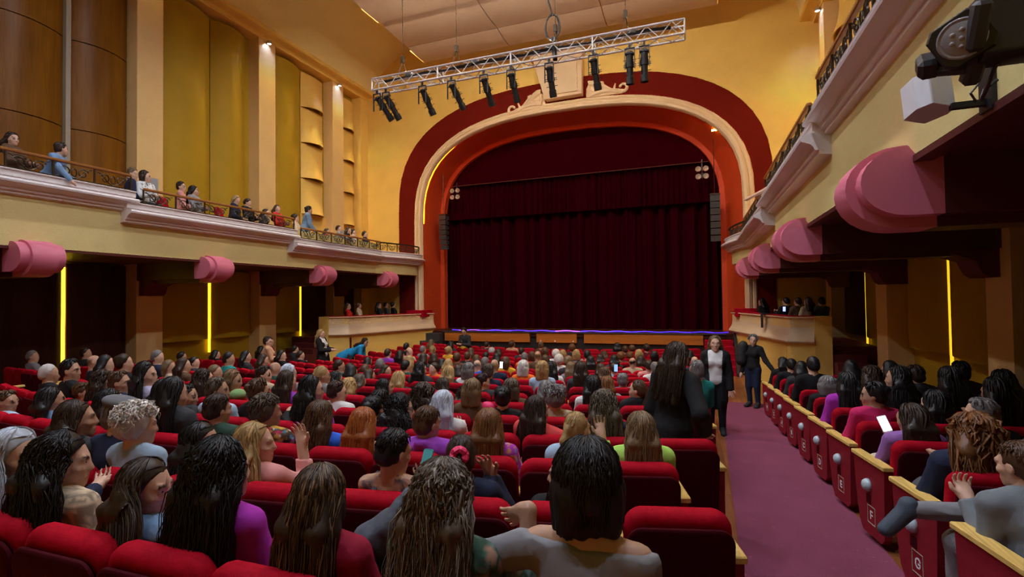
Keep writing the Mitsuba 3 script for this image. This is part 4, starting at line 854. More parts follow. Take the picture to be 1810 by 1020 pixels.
SN = {'L': 'long straight', 'W': 'long wavy', 'C': 'curly', 'B': 'bobbed', 'S': 'short', 'U': 'pinned-up', 'P': 'ponytailed', 'M': 'tousled', 'Q': 'short curly', 'X': 'bald', 'T': 'short', 'H': 'long', 'K': 'shoulder-length', 'N': 'long', 'Z': 'long curly', 'none': '', 'D': 'collar-length'}
COL = dict(black=(.012, .012, .014), navy=(.016, .022, .05), white=(.62, .62, .62), cream=(.55, .43, .30), grey=(.20, .20, .215), denim=(.16, .27, .44), lightblue=(.32, .44, .58), blue=(.03, .12, .62), purple=(.26, .05, .42), magenta=(.36, .03, .38), crimson=(.24, .008, .03),
           red=(.45, .02, .02), coral=(.55, .06, .06), orange=(.75, .15, .02), green=(.36, .62, .12), teal=(.02, .24, .22), pink=(.60, .26, .24), beige=(.42, .33, .23), brown=(.10, .055, .03), lavender=(.26, .12, .36), darkgreen=(.03, .07, .05), yellow=(.60, .36, .03), charcoal=(.035, .037, .042), skin=(.5, .3, .2), lilac=(.45, .42, .58), maroon=(.12, .01, .02), peach=(.60, .34, .20), pinkred=(.55, .02, .12), skyblue=(.02, .25, .52))
def pat(V, base, kind, rng, seed):
    n = len(V); C = np.tile(np.asarray(base, float), (n, 1)); f = meshkit.fbm(V*6 + seed, 2)[:, None]; C = C*(.88 + .24*f)
    if kind == 'floral':
        for j, cc in enumerate(((.5, .04, .12), (.55, .30, .05), (.05, .25, .35), (.6, .5, .5))): w = meshkit.noise(V*(34+3*j) + 17*j + seed) > .70; C[w] = cc
    if kind == 'camo':
        for j, cc in enumerate(((.30, .18, .13), (.05, .13, .09), (.10, .16, .14))): w = meshkit.fbm(V*22 + 11*j + seed, 2) > .55; C[w] = cc
    if kind == 'hound': w = (np.floor(V[:, 2]/.022).astype(int) + np.floor(V[:, 0]/.022)).astype(int) % 2 == 0; C[w] = (.5, .5, .5)
    if kind == 'stripe': C *= np.where(np.sin(V[:, 2]*260)[:, None] > 0, 1.0, .45)
    if kind == 'quilt': C *= (.35 + .65*np.abs(np.sin(V[:, 2]*52))[:, None]**.5)
    if kind == 'spots': w = meshkit.noise(V*40 + seed) > .68; C[w] = (.02, .02, .02)
    return C
def hair_color(lk, V, base, rng, streak=None):
    base = np.asarray(base, float); n = max(lk.max()+1, 1) if len(lk) else 1; t = rng.uniform(.65, 1.5, n)[:, None]*base
    if streak is not None: w = rng.random(n) < .35; t[w] = np.asarray(streak)*rng.uniform(.7, 1.2, (w.sum(), 1))
    C = np.where((lk >= 0)[:, None], t[np.maximum(lk, 0)], base*.85)
    return C * (.8 + .4*meshkit.noise(V*np.array([60, 60, 14]))[:, None])
NP = [0]
def person(x, y, th, z, st, hc, top, hy=0, lod=1, sk=None, fem=None, skin='l', kind='top', sleeve='long', pattern=None, label=None, group=None, streak=None, trousers='charcoal', dh=0.0, bottom=True, second=None, scale=1.0, extras=(), hands=False):
    NP[0] += 1; seed = NP[0]; rng = np.random.default_rng(seed*13+1); fem = (0.0 if st in 'SXT' else 1.0) if fem is None else fem
    sk = dict(sk or {}); sk.setdefault('hy', hy); hyw = sk['hy']
    hl = lod; lod = min(lod, 2); res = (.026, .0165, .0098)[lod]; tol = (.005, .003, .0016)[lod]
    if hands: res, tol = .0068, .0012
    J, V, F = body_mesh(sk, fem, lod == 2, res, tol)
    k = thing('person', label, 'person', group); to = T().translate([x, y, z]).rotate([0, 0, 1], math.degrees(th)).scale(scale)
    if dh: to = to @ T().scale([1, 1, 1 + dh/1.27])
    C = np.tile(np.asarray(SKIN[skin]), (len(V), 1)); q = (V - J['head']) @ J['Rh']
    if lod:
        C = C*(.92 + .16*meshkit.noise(V*30)[:, None])
        m = (np.abs(q[:, 0]) < .026) & (q[:, 1] > .075) & (np.abs(q[:, 2]+.070) < .0095); C[m] = np.asarray(SKIN[skin])*(.85, .42, .40)
        m = (np.abs(np.abs(q[:, 0])-.034) < .020) & (q[:, 1] > .05) & (np.abs(q[:, 2]-.034) < .007); C[m] = np.maximum(np.asarray(HAIR[hc])*.9, .01) if hc not in 'wsg' else (.18, .15, .13)
        if lod == 1: m = (np.abs(np.abs(q[:, 0])-.032) < .013) & (q[:, 1] > .05) & (np.abs(q[:, 2]-.008) < .008); C[m] = (.03, .02, .02)
    if st == 'X': m = (q[:, 2] > -.03) & (q[:, 1] < -.02) & (q[:, 2] < .045); C[m] = np.asarray(HAIR[hc])*.8
    if pattern == 'tattoo':
        bq = (V - J['neck']) @ J['Rt']; w = (meshkit.fbm(V*38, 2) > .55) & (bq[:, 1] < -.03) & (bq[:, 2] < .0) & (bq[:, 2] > -.22); C[w] = (.10, .085, .10)
    part(k, 'body', mikit.ply((V, F), 'm_skin', True, color=C) | {'to_world': to})
    if lod == 2 and st != 'none':
        for s in (-1, 1):
            e = trimesh.creation.icosphere(2, .0128); v = np.array(e.vertices); cc = np.where((v[:, 1] > .0108)[:, None], (.012, .008, .006), (.62, .58, .55)); c = J['head'] + J['Rh'] @ A3(s*.031, .0745, .009)
            part(k, 'eye', mikit.ply(M_(v @ J['Rh'].T + c, e.faces), 'm_skin', True, color=cc) | {'to_world': to})
    if STY[st] is not None:
        hs = seed if lod >= 2 else seed % (3 if lod else 1)
        V, F, lk = hair_mesh(sk, fem, st, hl, hs); part(k, 'hair', mikit.ply((V, F), 'm_hair', True, color=hair_color(lk, V, HAIR[hc], rng, streak)) | {'to_world': to}, '%s hair' % HN[hc])
    tw = COL[top] if isinstance(top, str) else top
    V, F = cloth_mesh(sk, fem, (kind, sleeve), (.032, .021, .014)[lod], tol*1.2, seed % 5 if lod == 2 else 0)
    part(k, {'top': 'shirt', 'scoop': 'shirt', 'tank': 'vest', 'coat': 'jacket', 'opencoat': 'jacket', 'hood': 'hoodie'}[kind], mikit.ply((V, F), 'm_cloth', True, color=pat(V, tw, pattern, rng, seed)) | {'to_world': to})
    if second:                                            # an inner top that shows in front
        V, F = cloth_mesh(sk, fem, ('inner', 'none'), .014, .002); part(k, 'inner_shirt', mikit.ply((V, F), 'm_cloth', True, color=pat(V, COL[second], None, rng, seed)) | {'to_world': to})
    if bottom:
        V, F = cloth_mesh(sk, fem, ('trousers', ''), .034 if lod < 2 else .024, .005); part(k, 'trousers', mikit.ply((V, F), 'm_cloth', True, color=pat(V, COL[trousers], None, rng, seed)) | {'to_world': to})
    for nm, mesh_fn, bs in extras: part(k, nm, mikit.ply(mesh_fn(J), bs, 35) | {'to_world': to})
    return k, J, to

def shoe(nm): return lambda J: M_(*sdf([('c', J['an'+nm] + (J['to'+nm]-J['an'+nm])*.05, J['to'+nm], .052, .046), ('c', J['an'+nm] + A3(0, 0, .03), J['an'+nm], .05, .052)], .014, .02))
def flat_cap(J):
    R = J['Rh']; H = lambda *v: J['head'] + R @ A3(*v); P = [('e', H(0, .0, .095), R @ Rx(-12), (.098, .128, .048)), ('e', H(0, .115, .078), R @ Rx(-22), (.070, .050, .014))]
    return M_(*sdf(P, .010, .03))
def brim_cap(J):
    R = J['Rh']; H = lambda *v: J['head'] + R @ A3(*v); P = [('e', H(0, -.01, .075), R, (.094, .112, .075)), ('e', H(0, .125, .052), R @ Rx(-12), (.070, .060, .012))]
    return M_(*sdf(P, .012, .02))
def scarf(J):
    R = J['Rt']; c = J['neck'] + R @ A3(0, .0, .005); a = np.linspace(0, 2*np.pi, 15); q = np.stack([.078*np.cos(a), .078*np.sin(a)+.005, .012*np.sin(3*a)], 1) @ R.T + c; return tube(q, .036, 7)
def headband(J):
    R = J['Rh']; a = np.linspace(-1.75, 1.75, 16); q = np.stack([.098*np.sin(a), 0*a + .012 - .01*np.cos(a), .04 + .098*np.cos(a)], 1) @ R.T + J['head']; return tube(q, .018, 6)
def scrunchie(J): 
    R = J['Rh']; a = np.linspace(0, 2*np.pi, 18); q = np.stack([.034*np.cos(a), -.126 + .008*np.sin(5*a), .045 + .034*np.sin(a)], 1) @ R.T + J['head']; return tube(q, .021, 7)
def claw(J): R = J['Rh']; m = box(-.035, .035, -.02, .02, -.012, .012, .006); m.apply_transform(np.block([[R, (J['head'] + R @ A3(.03, -.125, .02))[:, None]], [np.zeros((1, 3)), np.ones((1, 1))]])); return m
def glasses(J):
    R = J['Rh']; a = np.linspace(0, 2*np.pi, 13); ms = []
    for s in (-1, 1): ms += [tube(np.stack([s*.032 + .024*np.cos(a), .094 + 0*a, .006 + .019*np.sin(a)], 1), .0028, 4), tube([(s*.056, .092, .010), (s*.078, .02, .012), (s*.082, -.01, .004)], .0026, 4)]
    ms.append(tube([(-.010, .096, .010), (.010, .096, .010)], .003, 4)); m = cat(ms); m.vertices = m.vertices @ R.T + J['head']; return m
def strap(J):
    U = J['U']; q = [U(v) for v in ((-.11, .09, .43), (-.095, .02, .475), (-.075, -.085, .41), (-.01, -.125, .28), (.08, -.125, .12), (.14, -.06, .0))]; return tube(np.array(q), .018, 6)
pbr('m_c_grey', (.11, .11, .12), .8); pbr('m_c_white', (.62, .60, .58), .7); pbr('m_c_purple', (.13, .03, .16), .8); pbr('m_c_pink', (.75, .03, .14), .6); pbr('m_c_black', (.012, .012, .014), .7); pbr('m_c_shoe', (.05, .07, .10), .7); pbr('m_c_slate', (.055, .065, .085), .75, sheen=.3); pbr('m_c_teal', (.05, .30, .30), .4); pbr('m_c_cream', (.55, .50, .38), .7); pbr('m_c_green', (.16, .28, .10), .8); pbr('m_c_blue', (.02, .22, .55), .5); pbr('m_c_olive', (.10, .09, .05), .7)
# ---------------------------------------------------------------- the audience: block row place hair-style hair top head-turn height
CROWD = """
M 0 -3.11 L s navy -35 0.02
M 0 -2.74 W k cream -25 0.02
M 0 -2.2 L d denim -55 -0.04
M 0 -1.8 C k magenta -12 0.06
M 0 -1.29 L d crimson 0 0.02
M 0 -0.82 W m darkgreen 0 0.06
M 0 -0.33 K k grey 10 0.17
M 2 -6.58 S b lightblue -55 -0.14
M 2 -5.65 L k denim -20 -0.05
M 1 -3.8 L d charcoal -25 0.03
M 1 -3.47 T g navy -50 0.06
M 1 -3.22 Q w lightblue -35 0.04
M 1 -2.73 K k black -60 -0.04
M 1 -2.36 L y pink -45 -0.02
M 1 -1.52 S k skin -25 -0.02
M 1 -1.14 P d navy 10 -0.03
M 1 -0.59 S k black 30 -0.1
M 3 -6.72 U b peach -55 -0.14
M 2 -4.74 K k charcoal -20 -0.02
M 3 -5.15 L k charcoal -10 -0.02
M 3 -4.82 S k black -55 -0.06
M 2 -3.52 S d darkgreen -15 -0.0
M 2 -3.05 M m brown -20 0.01
M 2 -2.58 K b blue 0 -0.01
M 2 -2.24 L o white 0 -0.05
M 2 -1.76 S b purple -30 -0.02
M 2 -1.32 L a magenta 0 -0.02
M 2 -0.73 P y lightblue -35 -0.03
M 2 -0.32 L h green 10 -0.01
M 4 -3.68 S d white -45 -0.06
M 3 -2.67 U k charcoal 0 -0.08
M 3 -2.39 C k navy -50 -0.05
M 3 -2.01 L s white -12 -0.0
M 3 -1.23 L d coral -35 -0.01
M 3 -0.68 W m navy 0 0.04
M 4 -1.28 Q g beige 0 -0.03
M 5 -1.61 L g grey 0 -0.06
M 4 -3.12 S k black 0 -0.12
M 4 -1.8 U k black 0 -0.05
M 5 -2.57 W d charcoal -45 -0.16
M 4 -2.63 C d brown -20 -0.05
M 4 -2.11 B h brown -5 0.02
M 5 -0.59 P b black 60 -0.03
M 6 -3.28 K d charcoal -10 -0.16
M 5 -3.65 L k denim -50 -0.1
M 5 -4.19 W y brown -15 -0.12
M 3 -3.87 U b black -30 0.04
M 5 -2.02 B m brown 0 -0.05
M 3 -4.39 S m lightblue -55 0.03
M 2 -3.98 L k charcoal -15 0.11
M 3 -3.3 K k purple -45 0.08
M 6 -4.66 K m brown -10 -0.19
M 4 -6.87 M d brown -45 -0.15
M 6 -1.07 L a grey -15 -0.08
M 5 -1.09 L k white -5 0.01
M 6 -2.71 S n charcoal -55 -0.07
M 7 -0.99 S g denim -20 -0.1
M 7 -5.15 L d brown -15 -0.21
M 3 -5.94 S b navy -50 0.03
M 6 -5.08 K k charcoal -20 -0.12
M 4 -4.32 L d purple -15 0.04
M 6 -3.96 L y charcoal -5 -0.08
M 3 -6.33 W d charcoal -25 0.02
M 4 -5.17 B h red -60 0.02
M 4 -5.73 W d brown -20 0.0
M 8 -1.39 K b brown 0 -0.08
M 5 -4.6 P y grey -40 0.03
M 5 -5.66 U d beige -60 -0.01
M 8 -5.92 B b beige -10 -0.19
M 7 -3.65 L y charcoal -5 -0.05
M 5 -6.76 S h white -50 -0.03
M 5 -5.18 B s grey -20 0.03
M 8 -5.43 K d charcoal -70 -0.14
M 8 -3.9 K d charcoal 0 -0.09
M 7 -2.99 M m navy -10 -0.01
M 7 -5.52 K k black 0 -0.09
M 3 -7.75 S w black -30 0.04
M 7 -3.33 B g white -10 -0.0
M 8 0.01 X h charcoal 0 0.0
M 8 -6.33 L k black 0 -0.14
M 9 -1.59 K d brown 0 -0.06
M 10 -1.48 S d lightblue 0 -0.1
M 8 -4.37 S d orange 160 -0.06
M 6 -6.4 X g darkgreen -50 -0.02
M 9 -0.66 S g white 10 -0.02
M 8 -2.26 K k white 0 0.0
M 9 -2.12 K h grey 0 -0.04
M 7 -2.16 B y lightblue 0 0.05
M 7 -1.59 K d charcoal 0 0.06
M 7 -4.15 L k charcoal -40 0.0
M 3 -5.46 L k lilac -55 0.16
M 8 -2.73 B w orange 0 0.01
M 5 -8.19 B h beige -50 -0.02
M 8 -4.98 S k darkgreen -20 -0.04
M 3 -7.07 S k black -50 0.12
M 9 -3.9 X g blue 0 -0.04
M 10 -0.83 S d pink 0 -0.03
M 7 -5.82 S d darkgreen -40 -0.01
M 8 -3.23 X y navy 0 0.03
M 9 -4.51 L y charcoal 0 -0.04
M 9 -6.18 B g grey 0 -0.09
M 10 -5.1 K k charcoal 0 -0.09
M 5 -7.68 L d brown -20 0.04
M 11 -1.22 X k beige 0 -0.02
M 6 -9.18 U k charcoal -40 -0.05
M 10 -4.08 S g charcoal 0 -0.03
M 10 -7.26 L k black 0 -0.13
M 11 0.03 X h navy 0 -0.0
M 10 -3.62 B b yellow -20 -0.01
M 10 -2.35 M h charcoal -30 0.02
M 11 -2.07 L k charcoal 0 0.0
M 9 -5.41 W y beige 0 -0.01
M 12 -1.13 K d charcoal 0 -0.05
M 4 -8.88 X h black -30 0.08
M 4 -8.29 K k lightblue -35 0.1
M 11 -2.74 Q w white 0 0.01
M 12 -3.26 B b brown 0 -0.04
M 11 -4.63 K b charcoal 0 -0.03
M 12 -1.71 K k charcoal 0 -0.03
M 12 -0.2 K d charcoal -50 -0.03
M 13 -2.15 K d maroon 0 -0.1
M 7 -8.04 L d brown -20 0.01
M 4 -7.62 U d black -20 0.14
M 12 -4.46 K k charcoal 0 -0.02
M 11 -5.13 M b brown 0 -0.0
M 10 -5.57 K d charcoal 0 0.01
M 11 -5.76 K d charcoal 0 -0.02
M 12 -3.76 S g orange 0 0.01
L 6 1 S k charcoal -30 -0.06
M 6 -7.73 S k teal -60 0.1
M 12 -5.25 S b black -10 -0.01
M 13 -5.09 S k navy -10 -0.09
M 13 -1.67 M a brown 0 -0.05
M 14 -1.56 M a brown 0 -0.13
M 13 -3.83 B b maroon 0 -0.05
M 7 -8.79 L k charcoal -15 0.05
M 11 -3.2 X h brown 0 0.09
M 14 -2.19 K b pink 0 -0.1
M 13 -0.9 B k pink 0 -0.03
M 9 -9.3 S d black -30 -0.03
L 3 2 S g grey -45 0.05
M 5 -8.7 S g navy -55 0.13
L 7 1 L k black -30 -0.05
M 12 -2.3 S k red 0 0.08
M 13 -0.09 K k charcoal 0 -0.03
M 11 -6.82 L k black -10 0.01
M 8 -8.75 W k black -50 0.03
M 13 -3.22 Q w white 0 0.0
M 14 -3.25 B y red 0 -0.08
M 13 -2.72 B y grey 0 0.01
M 13 -1.25 B y charcoal 0 0.01
M 14 -5.06 K d charcoal 0 -0.09
M 6 0.05 S g teal 0 0.31
M 11 -7.26 S d purple -10 0.04
M 15 -5.61 Q w black 0 -0.16
M 13 -5.54 K b charcoal 0 -0.0
L 4 2 S d charcoal -45 0.08
M 14 -3.73 B b charcoal 0 -0.02
M 14 -4.38 S d charcoal 0 -0.03
M 12 -7.12 X b beige -50 0.03
M 13 -6.25 U y yellow -30 0.02
L 9 2 K k charcoal -20 -0.02
M 15 -1.77 S b charcoal 0 -0.04
M 14 -0.22 U d pink -30 0.01
M 13 -7.17 S g grey 0 -0.0
M 14 -7.34 B y brown -30 -0.08
L 10 1 S k charcoal -30 -0.07
M 16 -1.68 M b brown 0 -0.1
M 15 -3.19 M a charcoal 0 0.0
M 15 -1.21 M d maroon 0 0.0
M 16 -2.09 W k charcoal 0 -0.03
M 13 -7.84 S k black 0 0.05
M 16 -4.32 U h brown 0 -0.01
M 16 -6.15 S d charcoal 0 -0.04
M 16 -5.26 M b peach -30 0.0
M 15 -7.1 K k charcoal 0 0.01
M 16 -7.1 S d yellow -30 -0.02
M 15 -7.94 K h brown 0 0.01
R 4 0 L k magenta 5 -0.03
R 5 0 B g black -20 -0.15
R 2 0 L d lavender 30 -0.14
R 2 1 S g black 70 -0.09
R 1 0 C a navy 10 -0.09
R 3 0 U k pinkred 60 -0.05
R 4 1 K k black 50 0.06
R 4 1 S k black 0 0.01
R 3 1 L k charcoal 20 -0.11
R 3 2 L k black 10 0.02
R 1 1 C k black 0 0.05
R 9 0 L k black 30 -0.06
R 7 0 K k charcoal 0 -0.04
R 6 0 S k black 0 0.08
R 6 1 K k charcoal 10 0.04
R 5 1 W d black 0 -0.0
R 6 2 K k lightblue 20 0.04
R 5 2 S d charcoal 30 0.02
R 4 2 K k black 0 0.06
R 4 3 L k black 0 0.04
R 8 0 S k black 0 -0.04
R 5 3 S k charcoal 0 0.08
R 0 0 S b lightblue 60 -0.12
"""
SPEC = {   # what sets the nearer people apart
('M', 0, -3.02): dict(hy=-68, skin='l', pattern=None, label='person with long silver hair in profile at the left end of the nearest occupied row'),
('M', 0, -2.7): dict(hy=-38, st='Z', pattern='stripe', skin='l', label='person with long black wavy hair and cream ribbed sweater in the nearest row'),
('M', 0, -2.23): dict(hy=-66, sk=dict(hp=10), streak=(.10, .09, .085), label='person with straight dark hair and denim shirt looking right in profile'),
('M', 0, -1.88): dict(st='Z', hr=4, skin='l', label='person with long curly black hair and magenta long-sleeved top'),
('M', 0, -1.39): dict(hy=5, streak=(.16, .10, .055), sk=dict(hp=6), label='person with glossy brown hair and crimson sweater beside the slate jacket'),
('M', 0, -0.92): dict(sleeve='elbow', pattern='camo', streak=(.24, .21, .18), sk=dict(hp=6, lean=0, arms=(((.11, .20, -.17), (.10, .27, .09)), 'lap'), hdir=((-.85, .15, -.5), None), curl=.45), hands=True, label='person with half-up grey-brown hair and green floral blouse raising a hand', extras=(('hair_tie', claw, 'm_c_black'),)),
('M', 0, -0.37): dict(hy=14, st='D', sleeve='elbow', kind='scoop', fem=0.0, sk=dict(twist=-6, lean=4, hp=6, arms=('lap', ((.26, .02, -.10), (.50, -.06, -.17)))), skin='m', label='person with black hair and grey T-shirt, arm stretched along the seat backs'),
('M', 1, -3.81): dict(hy=-30, skin='m'),
('M', 1, -3.47): dict(hy=-62, skin='l', sk=dict(lean=4), extras=(('flat_cap', flat_cap, 'm_c_grey'),), label='person in grey flat cap and navy shirt facing a white-haired neighbour'),
('M', 1, -3.23): dict(hy=-20, skin='l', label='person with curly white hair and pale blue jacket beside the flat cap'),
('M', 1, -2.73): dict(hy=-70, skin='m', label='person with sleek black hair and black top in right profile'),
('M', 1, -2.36): dict(hy=-52, skin='l', top='pink', sk=dict(arms=('up', 'lap'), curl=.5), hands=True, extras=(('hair_clip', claw, 'm_c_cream'),), label='blond person with hair clip holding a hand to the face'),
('M', 1, -1.53): dict(hy=-30, kind='tank', pattern=None, tattoo=True, skin='m', fem=1.0, top='white', sk=dict(hp=14, arms=('phone', 'lap'), curl=.7), extras=(('strap', strap, 'm_c_slate'),), label='person with short black hair and tattooed bare back looking at a phone'),
('M', 1, -1.14): dict(st='P', hy=10, hands=True, sk=dict(arms=('ear', 'lap')), extras=(('scrunchie', scrunchie, 'm_c_pink'),), label='person with dark ponytail in a hot pink scrunchie, hand at ear'),
('M', 1, -0.61): dict(hy=70, st='K', skin='l', extras=(('scarf', scarf, 'm_c_purple'),), label='person with purple scarf and black top behind the grey T-shirt'),
('M', 2, -2.58): dict(sleeve='short', sk=dict(arms=('rest', 'rest')), label='person with brown hair and royal blue T-shirt'),
('M', 2, -2.24): dict(kind='tank', label='person with copper red hair and white vest'),
('M', 2, -1.75): dict(fem=1.0, kind='hood', sk=dict(hp=10), label='person with short brown hair and violet sweater'),
('M', 2, -1.31): dict(pattern='floral', label='person with long auburn hair and bright floral top'),
('M', 2, -0.72): dict(hy=-40, kind='hood', label='blond person with low ponytail and pale grey top'),
('M', 2, -0.32): dict(kind='hood', hands=True, sk=dict(arms=('lap', 'gest')), label='person with long light brown hair and lime green hooded top'),
('M', 2, -3.06): dict(sk=dict(arms=('gest', 'lap'), hy=-30), pattern='floral', label='person with tousled greying hair gesturing with both hands'),
('M', 3, -2.38): dict(hy=-62, extras=(('glasses', glasses, 'm_c_black'),), label='person with curly black hair and glasses looking right'),
('M', 3, -2.0): dict(label='person with long silver hair and white shirt'),
('M', 3, -1.22): dict(kind='hood', hy=-45, sk=dict(twist=-25, side=6, arms=('seat', 'lap')), label='person in coral red hoodie leaning an arm on the seat back'),
('M', 3, -4.83): dict(kind='coat', top='charcoal', pattern='quilt', hy=-60, label='person with short black hair and black quilted jacket'),
('R', 2, 0): dict(sk=dict(hp=14, arms=('phone', 'lap')), label='person with wavy dark hair and lavender sweater holding a bright phone'),
('R', 0, 0): dict(hy=20, hands=True, skin='l', top=(.17, .19, .21), fem=0.0, trousers='grey', sk=dict(lean=20, hp=10, side=-4, curl=1.0, arms=(((.06, .20, -.22), (-.16, .36, -.10)), ((.03, .12, -.27), (-.02, .24, .02))), legs=(((.09, .19, .49), (.0, .64, .72), (-.38, .70, .70), (-.50, .70, .56)), ((-.09, .19, .49), (-.15, .66, .53), (-.14, .70, .09), (-.16, .85, .04)))), extras=(('shoe', shoe('R'), 'm_c_shoe'), ('shoe', shoe('L'), 'm_c_shoe')), label='person in grey with crossed legs in the nearest aisle seat at right'),
}
def crowd_label(blk, k, x, st, hc, top, n):
    hair = 'bald head' if st == 'X' else '%s %s hair' % (SN[st], HN[hc])
    row = ORD[k] + ' row' if blk == 'M' else ORD[k + (2 if blk == 'R' else 1)] + (' row right block' if blk == 'R' else ' row left block')
    t = {'skyblue': 'sky blue', 'pinkred': 'pink', 'lightblue': 'pale blue', 'darkgreen': 'dark green', 'skin': 'bare'}.get(top, top) if isinstance(top, str) else 'grey'
    if blk != 'M': return 'person with %s and %s top, %s seat, %s row %s' % (hair, t, ORD[n], ORD[k + (1 if blk == 'R' else 0)], 'right' if blk == 'R' else 'left')
    l = 'person with %s and %s top, %s from aisle in %s' % (hair, t, ORD[min(n, 20)], row)
    return l if len(l.split()) <= 16 else l.replace(' '.join(SN[st].split()) + ' ', '', 1).replace('person with', 'person with', 1)
KEEP = {}
SK_CYC = [dict(), dict(hp=8, arms=('rest', 'lap')), dict(hp=2, lean=-2), dict(hp=12, arms=('phone', 'lap'))]
for num, ln in enumerate(CROWD.strip().splitlines()):
    blk, k, x, st, hc, top, hy, dh = ln.split(); k, hy, dh = int(k), float(hy), float(dh)
    if blk == 'M':
        x = float(x); px, py, th = mid_pos(k, x); yc, r = row_centre(k); n = int(max(0, round((math.asin(((.13 if k % 2 else -.12)-XC)/r) - th)/(SW/r) - .5))); key = (blk, k, x)
    else: px, py, th = side_pos(blk, k, int(x)); n = int(x); key = (blk, k, n)
    xx = x if blk == 'M' else n; s = dict(next((v for q, v in sorted(SPEC.items(), key=lambda q: abs(q[0][2]-xx)) if q[0] == blk and q[1] == k and abs(q[2] - xx) < (.12 if k == 0 else .04)), {}))
    d = math.hypot(px, py); lod = 3 if (blk == 'M' and k == 0) else 2 if d < 4.6 else 1 if d < 8.5 else 0
    if blk == 'R' and d > 4: lod = min(lod, 1)
    rng = np.random.default_rng(100 + num); sk = dict(s.pop('sk', SK_CYC[int(rng.integers(0, 4))])); hyq = s.pop('hy', hy if lod else 25*round(hy/25)); sk.setdefault('hy', hyq)
    if 'hr' in s: sk['hr'] = s.pop('hr')
    if lod == 0: sk = dict(hy=sk['hy'], hp=(4, 10)[num % 2]); 
    elif lod == 1 and not s: sk = dict(sk); sk['hp'] = (4, 9)[num % 2]
    kw = dict(kind='coat' if (top in ('black', 'charcoal', 'navy') and rng.random() < .4) else 'top', skin='lllmm'[int(rng.integers(0, 5))])
    if lod == 0: kw['kind'] = 'top'
    st, top = s.pop('st', st), s.pop('top', top); lab = s.pop('label', None) or crowd_label(blk, k, x, st, hc, top, n)
    if s.pop('tattoo', False): s['pattern'] = 'tattoo'
    kw.update(s)
    if st in 'SXT' and kw.get('fem') is None and hc in 'kdgm' : kw['fem'] = 0.0
    sc = 1.0 if blk == 'R' else .92
    dh = float(np.clip(dh, -.15, .15))/sc
    KEEP[key] = person(px, py, th, floor_z(py), st, hc, top, sk['hy'], lod, sk, label=lab, group='audience seated in the stalls', dh=dh, scale=sc, bottom=lod > 0, **kw)
# ---------------------------------------------------------------- people standing, on the balconies and in the boxes
CL = (((.10, .19, .48), (.11, .43, .47), (.10, .36, .12), (.11, .47, .05)), ((-.10, .19, .48), (-.11, .43, .47), (-.10, .36, .12), (-.11, .47, .05)))      # feet drawn in
def extra_person(x, y, thd, z, st, hc, top, lod, sk, label, **kw):
    if sk.get('pose') != 'stand': sk = dict(sk, legs=CL)
    return person(x, y, math.radians(thd), z, st, hc, top, 0, lod, sk, label=label, **kw)
HIPS = ((.20, -.05, -.22), (.05, .10, -.40))
extra_person(-.20, 4.52, -30, floor_z(4.5), 'L', 'd', 'black', 2, dict(pose='stand', lean=4, hy=-10, hp=16, side=3, arms=(((.17, -.12, -.22), (.10, .10, -.40)), 'down')), 'person with long dark hair standing in a loose black coat, hand on hip', kind='coat', fem=1.0, skin='l', trousers='black', scale=.98)
extra_person(.31, 9.06, 176, floor_z(9.06), 'K', 'h', 'black', 2, dict(pose='stand', hy=8, hp=-2, lean=-1, arms=('down', 'down')), 'person in white T-shirt and dark jacket standing at the aisle facing back', kind='opencoat', second='white', skin='l', trousers='black', extras=(('shoe', shoe('R'), 'm_c_black'), ('shoe', shoe('L'), 'm_c_black')), scale=1.0)
extra_person(1.17, 12.1, 150, floor_z(12.1), 'S', 'g', 'black', 1, dict(pose='stand', hy=18, hp=8, arms=('down', ((.12, .0, -.24), (.30, .06, -.42)))), 'person in black with jeans standing by the right box with a backpack', fem=1.0, skin='l', trousers='navy', extras=(('headscarf', headband, 'm_c_grey'), ('shoe', shoe('R'), 'm_c_black'), ('shoe', shoe('L'), 'm_c_black')), scale=.97)
extra_person(-10.1, 11.7, -75, floor_z(11.7), 'L', 'y', 'black', 1, dict(pose='stand', hy=0, hp=6), 'blond person in black blazer and white shirt standing by the left box', kind='opencoat', second='white', skin='l', scale=1.0)
extra_person(-9.85, 12.6, -70, floor_z(12.6), 'L', 'd', 'skyblue', 1, dict(pose='stand', lean=62, hy=-20, hp=20, arms=('fwd', 'fwd')), 'person in bright blue jacket bending forward by the left box', kind='coat', skin='l', scale=.95)
extra_person(-9.8, 9.5, -40, floor_z(9.5), 'U', 'd', 'peach', 1, dict(pose='stand', hy=-35, hp=6), 'person in pale pink sweater standing in the left aisle', skin='l', scale=.91)
extra_person(-10.15, 9.9, -40, floor_z(9.9), 'S', 'd', 'maroon', 1, dict(pose='stand', hy=-35, hp=6), 'person in dark red behind the pale pink sweater', skin='m', scale=.89)
extra_person(-6.95, 14.75, 165, floor_z(14.8), 'S', 'k', 'charcoal', 1, dict(pose='stand', lean=16, hy=20, hp=25, arms=('phone', 'phone')), 'person in dark sweater standing before the stage and bending over a row', skin='l', scale=.95)
DK = [1.06*(t-.42) for t in (2.2, 1.975, 1.745)]
